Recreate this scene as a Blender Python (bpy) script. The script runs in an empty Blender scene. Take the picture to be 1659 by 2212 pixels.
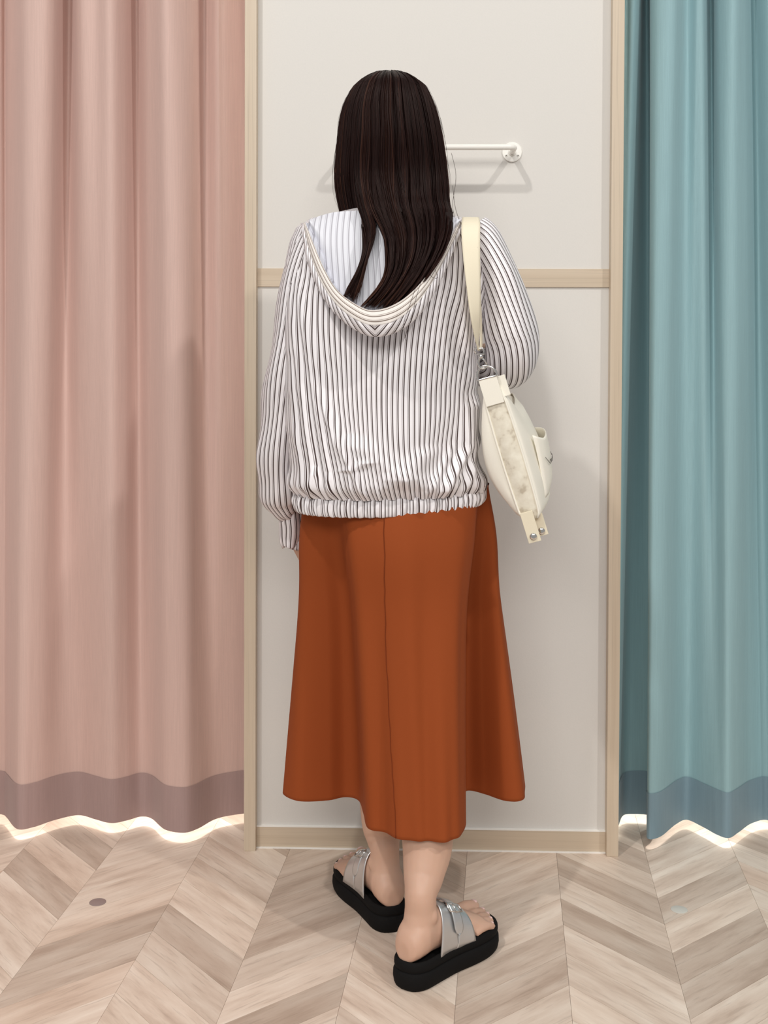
import bpy, bmesh, math, random
import numpy as np
from mathutils import Vector, Matrix, noise

random.seed(7)
rng = np.random.default_rng(11)
SC = bpy.context.scene
COL = SC.collection
PI = math.pi

# ------------------------------------------------------------------ camera
W, H_IMG = 1659, 2212
F_PX, PPX, PPY = 2600.0, 829.5, 779.5
CAM_LOC = Vector((0.0, -2.63, 1.13))
CAM_YAW, CAM_PITCH, CAM_ROLL = math.radians(1.6), math.radians(1.2), math.radians(0.2)
CAM_R = (Matrix.Rotation(CAM_YAW, 3, 'Z') @ Matrix.Rotation(PI / 2 - CAM_PITCH, 3, 'X')
         @ Matrix.Rotation(CAM_ROLL, 3, 'Z'))
cam_data = bpy.data.cameras.new('camera')
cam_data.sensor_fit = 'VERTICAL'
cam_data.sensor_height = 24.0
cam_data.lens = 24.0 * F_PX / H_IMG
cam_data.shift_y = (PPY - H_IMG / 2) / H_IMG
cam = bpy.data.objects.new('camera', cam_data)
cam.matrix_world = Matrix.Translation(CAM_LOC) @ CAM_R.to_4x4()
COL.objects.link(cam)
SC.camera = cam

# ------------------------------------------------------------------ world, lamps, exposure
world = bpy.data.worlds.new('shop_ambient')
SC.world = world
world.use_nodes = True
bg = world.node_tree.nodes['Background']
bg.inputs[0].default_value = (1.0, 0.985, 0.965, 1)
bg.inputs[1].default_value = 0.37

def lamp(name, loc, power, radius, color, spot=None, aim=None):
    ld = bpy.data.lights.new(name, 'SPOT' if spot else 'POINT')
    ld.energy = power
    ld.shadow_soft_size = radius
    ld.color = color
    if spot:
        ld.spot_size = math.radians(spot)
        ld.spot_blend = 0.6
    o = bpy.data.objects.new(name, ld)
    o.location = loc
    if aim is not None:
        o.rotation_euler = (Vector(aim) - Vector(loc)).to_track_quat('-Z', 'Y').to_euler()
    COL.objects.link(o)
    return o

WARM = (1.0, 0.97, 0.93)
lamp('ceiling_downlight', (-1.46, -2.83, 4.55), 270, 0.09, WARM, 90, (-0.2, -0.3, 0.6))
lamp('ceiling_downlight', (2.32, -2.83, 4.55), 270, 0.09, WARM, 90, (0.4, -0.3, 0.6))
# added fill panel behind the camera, brightens the lower part of the partition
pd = bpy.data.lights.new('front_fill_panel', 'AREA')
pd.shape = 'RECTANGLE'; pd.size = 3.0; pd.size_y = 1.2; pd.energy = 112; pd.color = WARM
po_ = bpy.data.objects.new('front_fill_panel', pd)
po_.location = (-0.3, -4.8, 3.0)
po_.rotation_euler = (math.radians(35), 0, 0)
COL.objects.link(po_)
lamp('cubicle_lamp', (-0.85, 0.62, 2.35), 230, 0.05, WARM)
lamp('cubicle_lamp', (0.95, 0.62, 2.35), 230, 0.05, WARM)

SC.view_settings.view_transform = 'Standard'
SC.view_settings.look = 'None'
SC.view_settings.gamma = 1.0
SC.view_settings.use_curve_mapping = False
SC.view_settings.exposure = -0.08

# ------------------------------------------------------------------ placement helpers
def ray(px, py):
    return CAM_R @ Vector(((px - PPX) / F_PX, -(py - PPY) / F_PX, -1.0))

def at(px, py, y):
    """world point on the vertical plane at depth y"""
    d = ray(px, py)
    return CAM_LOC + d * ((y - CAM_LOC.y) / d.y)

def at_z(px, py, z):
    d = ray(px, py)
    return CAM_LOC + d * ((z - CAM_LOC.z) / d.z)

def zy(Z):
    """depth along the view -> world y"""
    return Z - 2.63

def cr(pts, t):
    """Catmull-Rom through pts, t in 0..1 (numpy, uniform)"""
    P = np.asarray(pts, float)
    n = len(P) - 1
    t = np.clip(np.asarray(t, float), 0, 1) * n
    i = np.minimum(t.astype(int), n - 1)
    f = (t - i)[..., None]
    p0, p1, p2, p3 = P[np.maximum(i - 1, 0)], P[i], P[i + 1], P[np.minimum(i + 2, n)]
    return 0.5 * ((2 * p1) + (-p0 + p2) * f + (2 * p0 - 5 * p1 + 4 * p2 - p3) * f * f
                  + (-p0 + 3 * p1 - 3 * p2 + p3) * f ** 3)

def interp(x, xs, ys):
    """smooth (monotone-ish) interpolation of a table"""
    xs = np.asarray(xs, float); ys = np.asarray(ys, float)
    x = np.clip(np.asarray(x, float), xs[0], xs[-1])
    i = np.clip(np.searchsorted(xs, x, 'right') - 1, 0, len(xs) - 2)
    h = xs[i + 1] - xs[i]
    m = np.gradient(ys, xs)
    t = (x - xs[i]) / h
    return ((2 * t**3 - 3 * t**2 + 1) * ys[i] + (t**3 - 2 * t**2 + t) * h * m[i]
            + (-2 * t**3 + 3 * t**2) * ys[i + 1] + (t**3 - t**2) * h * m[i + 1])

# ------------------------------------------------------------------ object helpers
WLOC = {}

def tag(o, label=None, cat=None, group=None, kind=None):
    if label: o['label'] = label
    if cat: o['category'] = cat
    if group: o['group'] = group
    if kind: o['kind'] = kind
    return o

def empty(name, loc, label=None, cat=None, group=None):
    o = bpy.data.objects.new(name, None)
    o.location = loc
    o.empty_display_size = 0.05
    COL.objects.link(o)
    WLOC[o.name] = Vector(loc)
    return tag(o, label, cat, group)

def mesh_obj(name, V, Fc, mat, parent=None, uv=None, smooth=True, loc=None, attr=None):
    """V: world vertices, Fc: faces. uv: per-vertex (u, v)."""
    V = np.asarray(V, float)
    base = WLOC[parent.name] if parent is not None else Vector((0, 0, 0))
    org = Vector(loc) if loc is not None else (base if parent is not None else Vector(V.mean(0)) * 0)
    me = bpy.data.meshes.new(name)
    V = V - np.array(org)
    if isinstance(Fc, np.ndarray):
        nf, k = Fc.shape
        me.vertices.add(len(V)); me.vertices.foreach_set('co', V.astype(np.float32).ravel())
        me.loops.add(nf * k); me.loops.foreach_set('vertex_index', Fc.astype(np.int32).ravel())
        me.polygons.add(nf)
        me.polygons.foreach_set('loop_start', np.arange(0, nf * k, k, dtype=np.int32))
        me.update(calc_edges=True)
    else:
        me.from_pydata([tuple(v) for v in V], [], [tuple(int(i) for i in f) for f in Fc])
        me.update()
    if uv is not None:
        uv = np.asarray(uv, np.float32)
        lay = me.uv_layers.new(name='UVMap')
        li = np.empty(len(me.loops), np.int32)
        me.loops.foreach_get('vertex_index', li)
        lay.data.foreach_set('uv', uv[li].ravel())
    if attr is not None:
        a = me.attributes.new('tint', 'FLOAT', 'POINT')
        a.data.foreach_set('value', np.asarray(attr, np.float32))
    if smooth:
        me.polygons.foreach_set('use_smooth', np.ones(len(me.polygons), bool))
    me.materials.append(mat)
    o = bpy.data.objects.new(name, me)
    o.location = org - base
    COL.objects.link(o)
    if parent is not None:
        o.parent = parent
    WLOC[o.name] = org
    return o

def grid_faces(nu, nv, wrap_u=False, wrap_v=False):
    """vertex index = i * nv + j"""
    iu = np.arange(nu if wrap_u else nu - 1)
    jv = np.arange(nv if wrap_v else nv - 1)
    I, J = np.meshgrid(iu, jv, indexing='ij')
    I2, J2 = (I + 1) % nu, (J + 1) % nv
    return np.stack([I * nv + J, I2 * nv + J, I2 * nv + J2, I * nv + J2], -1).reshape(-1, 4)

class Mesh:
    """collects pieces into one mesh"""
    def __init__(s): s.v, s.f = [], []
    def add(s, V, Fc):
        o = len(s.v)
        s.v += [tuple(p) for p in V]
        s.f += [tuple(int(i) + o for i in q) for q in Fc]
    def box(s, lo, hi):
        x0, y0, z0 = lo; x1, y1, z1 = hi
        s.add([(x0,y0,z0),(x1,y0,z0),(x1,y1,z0),(x0,y1,z0),(x0,y0,z1),(x1,y0,z1),(x1,y1,z1),(x0,y1,z1)],
              [(0,3,2,1),(4,5,6,7),(0,1,5,4),(1,2,6,5),(2,3,7,6),(3,0,4,7)])
    def tube(s, path, rad, n=12, cap=True, flat=None, up=None):
        """path: list of points; rad: float/list; flat=(ru, rv) scale of the section"""
        P = [Vector(p) for p in path]
        m = len(P)
        R = rad if hasattr(rad, '__len__') else [rad] * m
        V = []
        prev = Vector(up) if up is not None else None
        for i in range(m):
            t = (P[min(i + 1, m - 1)] - P[max(i - 1, 0)]).normalized()
            if prev is None:
                prev = Vector((0, 0, 1)) if abs(t.z) < 0.9 else Vector((0, 1, 0))
            u = (prev - t * prev.dot(t)).normalized()
            w = t.cross(u)
            prev = u
            fu, fv = flat if flat else (1, 1)
            for k in range(n):
                a = 2 * PI * k / n
                V.append(P[i] + u * (math.cos(a) * R[i] * fu) + w * (math.sin(a) * R[i] * fv))
        Fc = [tuple(q) for q in grid_faces(m, n, wrap_v=True)]
        if cap:
            Fc.append(tuple(range(n))[::-1]); Fc.append(tuple(range((m - 1) * n, m * n)))
        s.add(V, Fc)
    def ball(s, c, r, nu=16, nv=10):
        r = r if hasattr(r, '__len__') else (r, r, r)
        V = []; 
        for i in range(nv + 1):
            th = PI * (i + 0.02 * (i == 0) - 0.02 * (i == nv)) / nv
            for k in range(nu):
                a = 2 * PI * k / nu
                V.append((c[0] + r[0] * math.sin(th) * math.cos(a), c[1] + r[1] * math.sin(th) * math.sin(a), c[2] + r[2] * math.cos(th)))
        Fc = [tuple(q) for q in grid_faces(nv + 1, nu, wrap_v=True)]
        Fc.append(tuple(range(nu))); Fc.append(tuple(range(nv * nu, nv * nu + nu))[::-1])
        s.add(V, Fc)
    def rings(s, rings, cap=True):
        n = len(rings[0])
        V = [p for r in rings for p in r]
        Fc = [tuple(q) for q in grid_faces(len(rings), n, wrap_v=True)]
        if cap:
            Fc.append(tuple(range(n))[::-1]); Fc.append(tuple(range((len(rings) - 1) * n, len(rings) * n)))
        s.add(V, Fc)
    def build(s, name, mat, parent=None, smooth=True, bevel=0, loc=None, auto=None):
        o = mesh_obj(name, np.array([tuple(v) for v in s.v]), s.f, mat, parent, smooth=smooth, loc=loc)
        bm = bmesh.new(); bm.from_mesh(o.data)
        bmesh.ops.recalc_face_normals(bm, faces=bm.faces)
        if bevel:
            bmesh.ops.bevel(bm, geom=[e for e in bm.edges if e.calc_face_angle(0) > 0.6], offset=bevel, segments=2, profile=0.7, affect='EDGES')
        bm.to_mesh(o.data); bm.free()
        if auto:
            o.data.set_sharp_from_angle(angle=math.radians(auto))
        return o

# ------------------------------------------------------------------ materials
def nodes_of(name):
    m = bpy.data.materials.new(name)
    m.use_nodes = True
    nt = m.node_tree
    b = nt.nodes['Principled BSDF']
    return m, nt, b

def lnk(nt, a, b): nt.links.new(a, b)

def mixc(nt, fac, a, b, mode='MIX'):
    n = nt.nodes.new('ShaderNodeMix'); n.data_type = 'RGBA'; n.blend_type = mode
    for sock, v in ((n.inputs[0], fac), (n.inputs[6], a), (n.inputs[7], b)):
        if hasattr(v, 'is_linked'): lnk(nt, v, sock)
        elif hasattr(v, '__len__'): sock.default_value = (*v, 1) if len(v) == 3 else v
        else: sock.default_value = v
    return n.outputs[2]

def mth(nt, op, a, b=None, c=None):
    n = nt.nodes.new('ShaderNodeMath'); n.operation = op
    for k, v in enumerate((a, b, c)):
        if v is None: continue
        if hasattr(v, 'is_linked'): lnk(nt, v, n.inputs[k])
        else: n.inputs[k].default_value = v
    return n.outputs[0]

def noise_tex(nt, vec, scale, detail=3, rough=0.5):
    n = nt.nodes.new('ShaderNodeTexNoise')
    n.inputs['Scale'].default_value = scale
    n.inputs['Detail'].default_value = detail
    n.inputs['Roughness'].default_value = rough
    if vec is not None: lnk(nt, vec, n.inputs['Vector'])
    return n.outputs['Fac']

def coords(nt, kind='Object', scale=(1, 1, 1), add=None):
    tc = nt.nodes.new('ShaderNodeTexCoord')
    mp = nt.nodes.new('ShaderNodeMapping')
    mp.inputs['Scale'].default_value = scale
    lnk(nt, tc.outputs[kind], mp.inputs['Vector'])
    if add is not None: lnk(nt, add, mp.inputs['Location'])
    return mp.outputs['Vector']

def bump(nt, b, h, strength, dist):
    n = nt.nodes.new('ShaderNodeBump')
    n.inputs['Strength'].default_value = strength
    n.inputs['Distance'].default_value = dist
    lnk(nt, h, n.inputs['Height'])
    lnk(nt, n.outputs['Normal'], b.inputs['Normal'])

def ramp(nt, fac, stops):
    n = nt.nodes.new('ShaderNodeValToRGB')
    e = n.color_ramp.elements
    while len(e) < len(stops): e.new(0.5)
    for el, (p, c) in zip(e, stops):
        el.position = p; el.color = (*c, 1) if len(c) == 3 else c
    lnk(nt, fac, n.inputs[0])
    return n.outputs[0]

def s2l(r, g, b):
    return tuple(((c / 255) / 12.92 if c / 255 <= 0.04045 else ((c / 255 + 0.055) / 1.055) ** 2.4) for c in (r, g, b))

def plain(name, col, rough=0.5, metal=0.0, nscale=0, namp=0.0, bstr=0.0, bdist=0.001, stretch=(1, 1, 1)):
    m, nt, b = nodes_of(name)
    b.inputs['Base Color'].default_value = (*col, 1)
    b.inputs['Roughness'].default_value = rough
    b.inputs['Metallic'].default_value = metal
    if rough >= 0.7: b.inputs['Specular IOR Level'].default_value = 0.15
    if nscale:
        f = noise_tex(nt, coords(nt, 'Object', stretch), nscale, 4, 0.6)
        lo = tuple(c * (1 - namp) for c in col); hi = tuple(min(1, c * (1 + namp)) for c in col)
        lnk(nt, mixc(nt, f, lo, hi), b.inputs['Base Color'])
        if bstr: bump(nt, b, f, bstr, bdist)
    return m

def cloth(name, col, streak, weave=900, bstr=0.25):
    """curtain cloth with fine slub streaks running down"""
    m, nt, b = nodes_of(name)
    f1 = noise_tex(nt, coords(nt, 'Object', (420, 420, 9)), 1.0, 3, 0.6)
    f2 = noise_tex(nt, coords(nt, 'Object', (900, 900, 600)), 1.0, 2, 0.5)
    c = ramp(nt, f1, [(0.25, tuple(x * (1 - streak) for x in col)), (0.75, tuple(min(1, x * (1 + streak)) for x in col))])
    c = mixc(nt, mth(nt, 'MULTIPLY', f2, 0.25), c, tuple(x * 0.7 for x in col))
    lnk(nt, c, b.inputs['Base Color'])
    b.inputs['Roughness'].default_value = 0.75
    b.inputs['Sheen Weight'].default_value = 0.15
    bump(nt, b, mth(nt, 'ADD', f1, f2), bstr, 0.0006)
    return m

def striped(name, base, thick, thin, rough=0.6, fade=1.0, axis=0):
    """paired thin/thick pinstripes along the cloth; UV is in stripe periods"""
    m, nt, b = nodes_of(name)
    uvn = nt.nodes.new('ShaderNodeUVMap'); uvn.uv_map = 'UVMap'
    sp = nt.nodes.new('ShaderNodeSeparateXYZ'); lnk(nt, uvn.outputs[0], sp.inputs[0])
    fr = mth(nt, 'FRACT', sp.outputs[axis])
    def line(c, w):
        d = mth(nt, 'ABSOLUTE', mth(nt, 'SUBTRACT', fr, c))
        n = nt.nodes.new('ShaderNodeMapRange')
        n.inputs[1].default_value = w * 0.5 + 0.015; n.inputs[2].default_value = w * 0.5 - 0.015
        lnk(nt, d, n.inputs[0]); n.clamp = True
        return n.outputs[0]
    l1, l2 = line(0.60, 0.21), line(0.33, 0.10)
    c = mixc(nt, mth(nt, 'MULTIPLY', l1, fade), base, thick)
    c = mixc(nt, mth(nt, 'MULTIPLY', l2, fade * 0.85), c, thin)
    lnk(nt, c, b.inputs['Base Color'])
    b.inputs['Roughness'].default_value = rough
    f = noise_tex(nt, coords(nt, 'Object', (1, 1, 0.6)), 60, 4, 0.6)
    bump(nt, b, f, 0.22, 0.004)
    return m

def wood(name, tones, long=1.3, cross=26, coord='UV', rnd=True, knots=0.0):
    """grain along x of the chosen coordinates"""
    m, nt, b = nodes_of(name)
    add = None
    if rnd:
        oi = nt.nodes.new('ShaderNodeObjectInfo')
        cb = nt.nodes.new('ShaderNodeCombineXYZ')
        for k, s in enumerate((37.0, 91.0, 53.0)):
            lnk(nt, mth(nt, 'MULTIPLY', oi.outputs['Random'], s), cb.inputs[k])
        add = cb.outputs[0]
    v = coords(nt, coord, (long, cross, cross), add)
    f1 = noise_tex(nt, v, 1.0, 5, 0.62)
    v2 = coords(nt, coord, (long * 3, cross * 6, cross * 6), add)
    f2 = noise_tex(nt, v2, 1.0, 3, 0.6)
    c = ramp(nt, f1, [(0.28, tones[0]), (0.48, tones[1]), (0.72, tones[2])])
    dk = ramp(nt, f2, [(0.30, (1, 1, 1)), (0.44, (0, 0, 0))])
    c = mixc(nt, mth(nt, 'MULTIPLY', dk, 0.38), c, tuple(x * 0.72 for x in tones[0]))
    if rnd:
        t = ramp(nt, oi.outputs['Random'], [(0.0, (0.70, 0.66, 0.63)), (0.18, (0.80, 0.77, 0.75)), (0.4, (0.98, 0.97, 0.96)), (0.7, (1.08, 1.075, 1.07)), (0.88, (1.02, 1.0, 0.98)), (1.0, (0.93, 0.84, 0.79))])
        c = mixc(nt, 1.0, c, t, 'MULTIPLY')
    lnk(nt, c, b.inputs['Base Color'])
    b.inputs['Roughness'].default_value = 0.42
    bump(nt, b, f2, 0.08, 0.0006)
    return m

M = {}
M['wall'] = plain('wall_paper', s2l(221, 218, 213), 0.85, 0, 260, 0.025, 0.12, 0.0012)
M['trim'] = wood('ash_trim', (s2l(197, 179, 157), s2l(204, 187, 165), s2l(210, 194, 173)), 1.0, 60, 'Object', False)
M['trim_h'] = M['trim']
M['trim_v'] = wood('ash_trim_upright', (s2l(197, 179, 157), s2l(204, 187, 165), s2l(210, 194, 173)), 60, 60, 'Object', False)
# grain runs up the posts
for n in M['trim_v'].node_tree.nodes:
    if n.type == 'MAPPING':
        s = n.inputs['Scale'].default_value
        n.inputs['Scale'].default_value = (s[1], s[1], 1.2 if s[1] < 100 else 4)
M['white_line'] = plain('white_edge_strip', s2l(245, 243, 238), 0.4)  # thin white strips along the baseboard's top and bottom
M['floor'] = wood('floor_plank_wood', (s2l(196, 174, 157), s2l(222, 204, 188), s2l(240, 227, 213)), 4.0, 26)
M['subfloor'] = plain('floor_joint', s2l(192, 172, 154), 0.7, 0, 20, 0.1)
M['pink'] = cloth('pink_curtain_cloth', s2l(211, 180, 170), 0.06)
M['mauve'] = cloth('mauve_hem_cloth', s2l(170, 144, 140), 0.06)
M['blue'] = cloth('blue_curtain_cloth', s2l(148, 182, 188), 0.06)
M['slate'] = cloth('slate_hem_cloth', s2l(124, 150, 162), 0.06)
M['rail'] = plain('white_enamel', s2l(240, 238, 232), 0.3)
M['screw'] = plain('screw_steel', (0.12, 0.11, 0.10), 0.4, 0.6)
BASE = s2l(245, 241, 244); THK = s2l(66, 48, 46); THN = s2l(112, 96, 94)
M['stripe'] = striped('striped_poplin', BASE, THK, THN)
M['stripe_v'] = striped('striped_poplin_along_edge', s2l(232, 225, 219), s2l(122, 106, 96), s2l(146, 130, 120), axis=1)
M['lining'] = striped('striped_poplin_reverse', s2l(224, 225, 232), s2l(160, 157, 166), s2l(182, 180, 190), fade=0.8)
M['skirt'] = plain('rust_skirt_cloth', s2l(147, 71, 33), 0.8, 0, 700, 0.07, 0.1, 0.0004)
M['seam'] = plain('rust_seam_thread', s2l(118, 52, 22), 0.8)
M['canvas'] = plain('cream_canvas', s2l(247, 242, 229), 0.75, 0, 900, 0.03, 0.2, 0.0005)
M['web'] = plain('cream_webbing', s2l(236, 226, 202), 0.75, 0, 900, 0.05, 0.3, 0.0006)
M['steel'] = plain('chrome_fitting', (0.72, 0.71, 0.69), 0.18, 1.0)
M['thread'] = plain('grey_embroidery', s2l(120, 116, 112), 0.7)
M['silver'] = plain('silver_leather', (0.66, 0.67, 0.68), 0.34, 0.85, 60, 0.05)
M['foam'] = plain('black_foam_sole', (0.007, 0.0065, 0.0065), 0.85, 0, 700, 0.3, 0.3, 0.0008)
M['sticker_a'] = plain('grey_sticker', s2l(150, 132, 128), 0.4)
M['sticker_b'] = plain('clear_sticker', s2l(206, 204, 196), 0.35)
M['nail'] = plain('pale_toenail', s2l(236, 200, 196), 0.2)

def skin_mat():
    m, nt, b = nodes_of('skin')
    f = noise_tex(nt, coords(nt), 26, 3)
    c = mixc(nt, f, s2l(199, 160, 138), s2l(211, 174, 152))
    lnk(nt, c, b.inputs['Base Color'])
    b.inputs['Roughness'].default_value = 0.5
    b.inputs['Subsurface Weight'].default_value = 0.15
    b.inputs['Subsurface Radius'].default_value = (0.008, 0.003, 0.0015)
    b.inputs['Subsurface Scale'].default_value = 1.0
    return m
M['skin'] = skin_mat()

def gusset_mat():
    """undyed canvas with the smudges it has picked up along the gusset"""
    m, nt, b = nodes_of('marbled_canvas')
    f = noise_tex(nt, coords(nt, 'Object', (1, 1, 1)), 60, 3, 0.5)
    c = ramp(nt, f, [(0.30, s2l(196, 184, 164)), (0.44, s2l(226, 218, 200)), (0.7, s2l(238, 232, 216))])
    lnk(nt, c, b.inputs['Base Color'])
    b.inputs['Roughness'].default_value = 0.75
    return m
M['gusset'] = gusset_mat()

def hair_mat():
    m, nt, b = nodes_of('dark_brown_hair')
    a = nt.nodes.new('ShaderNodeAttribute'); a.attribute_name = 'tint'
    c = ramp(nt, a.outputs['Fac'], [(0.0, (0.007, 0.0028, 0.0026)), (0.55, (0.020, 0.0075, 0.0062)), (1.0, (0.085, 0.034, 0.020))])
    lnk(nt, c, b.inputs['Base Color'])
    b.inputs['Roughness'].default_value = 0.42
    b.inputs['Specular IOR Level'].default_value = 0.22
    b.inputs['Specular Tint'].default_value = (1.0, 0.85, 0.8, 1)
    return m
M['hair'] = hair_mat()

# ------------------------------------------------------------------ the setting
PANEL_L, PANEL_R = at(556, 1200, 0).x, at(1311, 1200, 0).x
POST_W = 0.0255
POST_F = -0.026            # front of the posts
BACK_Y = 1.25

# floor: joint base with chevron planks laid on it
m = Mesh(); m.box((-1.9, -1.5, -0.06), (1.9, BACK_Y, -0.004))
floor = m.build('floor', M['subfloor'], smooth=False)
tag(floor, 'pale greige chevron wood floor under the standing person', kind='structure')

def build_planks():
    hz = 725.0
    d = ray(1095, hz); d.z = 0; d.normalize()          # direction of the chevron joints
    n = Vector((d.y, -d.x, 0))                         # across the columns, to the right
    o0 = at_z(1493.5, 2212, 0)                         # a point on one joint
    wcol = (at_z(1493.5, 2212, 0) - at_z(1237, 2208, 0)).dot(n)
    pitch, gap, th = 0.108, 0.0005, 0.004
    rot = math.atan2(n.y, n.x)
    protos = {}
    for lean in (1, -1):
        w = wcol - gap
        # local: x across the column, y along the joint; plank edges rise at 45 degrees
        rise = lean * w
        pl = pitch - gap * 1.4
        pts = [(0, 0), (w, rise), (w, rise + pl), (0, pl)]
        me = bpy.data.meshes.new('plank')
        vs = [(x, y, -th) for x, y in pts] + [(x, y, 0) for x, y in pts]
        me.from_pydata(vs, [], [(3, 2, 1, 0), (4, 5, 6, 7), (0, 1, 5, 4), (1, 2, 6, 5), (2, 3, 7, 6), (3, 0, 4, 7)])
        uvl = me.uv_layers.new(name='UVMap')
        for p in me.polygons:
            for li in p.loop_indices:
                v = me.vertices[me.loops[li].vertex_index].co
                uvl.data[li].uv = ((v.x + lean * v.y) * 0.7071, (v.y - lean * v.x) * 0.7071)
        me.materials.append(M['floor'])
        me.update()
        protos[lean] = me
    cnt = 0
    for k in range(-11, 5):
        lean = 1 if k % 2 == 0 else -1
        for j in range(-40, 60):
            y0 = j * pitch + 0.013
            if lean < 0:
                y0 += wcol
            p = o0 + n * (k * wcol) + d * y0
            c = p + n * (wcol / 2) + d * (lean * wcol / 2)
            if not (-1.18 < c.y < 0.42 and -1.3 < c.x < 1.3):
                continue
            if c.y < -0.72 and cnt > 292:
                continue
            o = bpy.data.objects.new('plank', protos[lean])
            o.location = p
            o.rotation_euler = (0, 0, rot)
            o.parent = floor
            COL.objects.link(o)
            cnt += 1
    return cnt
build_planks()

# partition between the two cubicles: upper and lower board
rail_t, rail_b = at(900, 580.5, 0).z, at(900, 620, 0).z
base_t = at(930, 1787, 0).z
m = Mesh(); m.box((PANEL_L - 0.02, 0.004, 0.0), (PANEL_R + 0.02, 0.055, 2.35))
wall_c = m.build('wall_center', M['wall'], smooth=False)
tag(wall_c, 'white papered partition panel between the two curtained cubicles', kind='structure')
for z0, z1 in ((base_t, rail_b), (rail_t, 2.35)):
    m = Mesh(); m.box((PANEL_L, 0.0, z0), (PANEL_R, 0.004, z1))
    m.build('panel', M['wall'], wall_c, smooth=False)
m = Mesh(); m.box((PANEL_L, -0.004, rail_b), (PANEL_R, 0.004, rail_t))
tag(m.build('trim_3', M['trim'], smooth=False, bevel=0.0006), 'pale wood rail across the white partition at shoulder height', kind='structure')
m = Mesh(); m.box((PANEL_L, -0.006, 0.0), (PANEL_R, 0.004, base_t - 0.002))
bb = m.build('baseboard_center', M['trim'], smooth=False, bevel=0.0006)
tag(bb, 'pale wood baseboard along the foot of the white partition', kind='structure')
m = Mesh(); m.box((PANEL_L, -0.0065, base_t - 0.002), (PANEL_R, 0.002, base_t + 0.0006))
m.build('top_edge', M['white_line'], bb, smooth=False)
m = Mesh(); m.box((PANEL_L, -0.0105, 0.0), (PANEL_R, -0.006, 0.0022))
m.build('bottom_edge', M['white_line'], bb, smooth=False)
for i, x0, lab in ((1, PANEL_L - POST_W, 'slim pale wood post beside the pink curtain'), (2, PANEL_R, 'slim pale wood post beside the blue curtain')):
    m = Mesh(); m.box((x0, POST_F, 0.0), (x0 + POST_W, 0.06, 2.35))
    tag(m.build('trim_%d' % i, M['trim_v'], smooth=False, bevel=0.0012), lab, kind='structure')
m = Mesh(); m.box((-1.9, BACK_Y, 0), (1.9, BACK_Y + 0.05, 2.45))
tag(m.build('wall_back', M['wall'], smooth=False), 'white back wall of the fitting cubicles behind the curtains', kind='structure')
m = Mesh(); m.box(((PANEL_L + PANEL_R) / 2 - 0.03, 0.055, 0), ((PANEL_L + PANEL_R) / 2 + 0.03, BACK_Y, 2.35))
tag(m.build('wall_divider', M['wall'], smooth=False), 'white dividing wall between the two cubicles behind the partition', kind='structure')

# ------------------------------------------------------------------ curtains
CUR_TOP = 2.28
def curtain(name, label, hem_pts, top_pts, gap, band, mat_a, mat_b, fold=0.0, bend=1.0):
    """hem_pts/top_pts: (px on the hem line, depth y) going left to right."""
    n, rows = 420, 60
    def path(pts, zref):
        t = np.linspace(0, 1, n)
        P = []
        for px, y in pts:
            p = at(px, 725, y)          # horizon height: x only
            P.append((p.x, y))
        return cr(P, t)
    top_pts = [(a, 0.062 + (b - 0.062) * 1.3) for a, b in top_pts]
    hem, top = path(hem_pts, 0), path(top_pts, 0)
    def surf(z0, z1, rws, off, name, mat, parent):
        V = []
        zs = np.linspace(z0, z1, rws)
        for z in zs:
            f = min(1, max(0, (z - gap) / (1.95 - gap))) ** bend
            xy = hem * (1 - f) + top * f
            xx, yy = xy[:, 0], xy[:, 1]
            # narrow gathers fading out below the heading
            g = max(0.0, (z - 1.15) / 0.8)
            yy = yy + fold * g * (np.sin(xx * 61 + 0.7) + 0.6 * np.sin(xx * 97 + 2.0)) * 0.5
            yy = yy + 0.0025 * np.sin(xx * 23 + z * 2.3) + 0.0015 * np.sin(xx * 55 - z * 3.1)
            tx = np.gradient(xx); ty = np.gradient(yy); l = np.hypot(tx, ty) + 1e-9
            V.append(np.stack([xx + ty / l * off, yy - tx / l * off, np.full(n, z)], -1))
        V = np.concatenate(V)
        Fc = grid_faces(rws, n)
        o = mesh_obj(name, V, Fc, mat, parent)
        sm = o.modifiers.new('thickness', 'SOLIDIFY'); sm.thickness = 0.0014; sm.offset = 0; sm.use_rim = False
        return o
    o = surf(gap + band, CUR_TOP, rows, 0, name, mat_a, None)
    tag(o, label, 'curtain')
    surf(gap, gap + band + 0.0015, 10, 0.0012, 'hem_band', mat_b, o)
    return o

HG = 0.021
def hz_y(py): return (2600 * (1.13 - HG) / (py - 725)) - 2.63
pink_hem = [(-330, hz_y(1795)), (-240, hz_y(1775)), (-150, hz_y(1810)), (-60, hz_y(1775)), (0, hz_y(1779)), (14, hz_y(1786)), (36, hz_y(1811)), (70, hz_y(1806)),
            (115, hz_y(1790)), (165, hz_y(1780)), (205, hz_y(1788)), (240, hz_y(1795)), (272, hz_y(1789)), (305, hz_y(1779)), (330, hz_y(1783)),
            (358, hz_y(1808)), (395, hz_y(1815)), (425, hz_y(1806)), (462, hz_y(1785)), (500, hz_y(1775)), (545, hz_y(1769)), (590, 0.10), (660, 0.085)]
pink_top = [(-330, 0.06), (-240, 0.1), (-150, 0.03), (-60, 0.09), (0, 0.10), (16, 0.115), (34, 0.055), (80, 0.02), (118, 0.035), (150, 0.105), (172, 0.055), (205, 0.03), (240, 0.02), (268, 0.05), (296, 0.105), (318, 0.05),
            (350, 0.025), (385, 0.03), (415, 0.06), (440, 0.115), (466, 0.085), (480, 0.09), (530, 0.12), (590, 0.10), (660, 0.085)]
curtain('curtain', 'dusty pink curtain with mauve hem left of the partition', pink_hem, pink_top, HG, 0.100, M['pink'], M['mauve'], 0.012)
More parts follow.
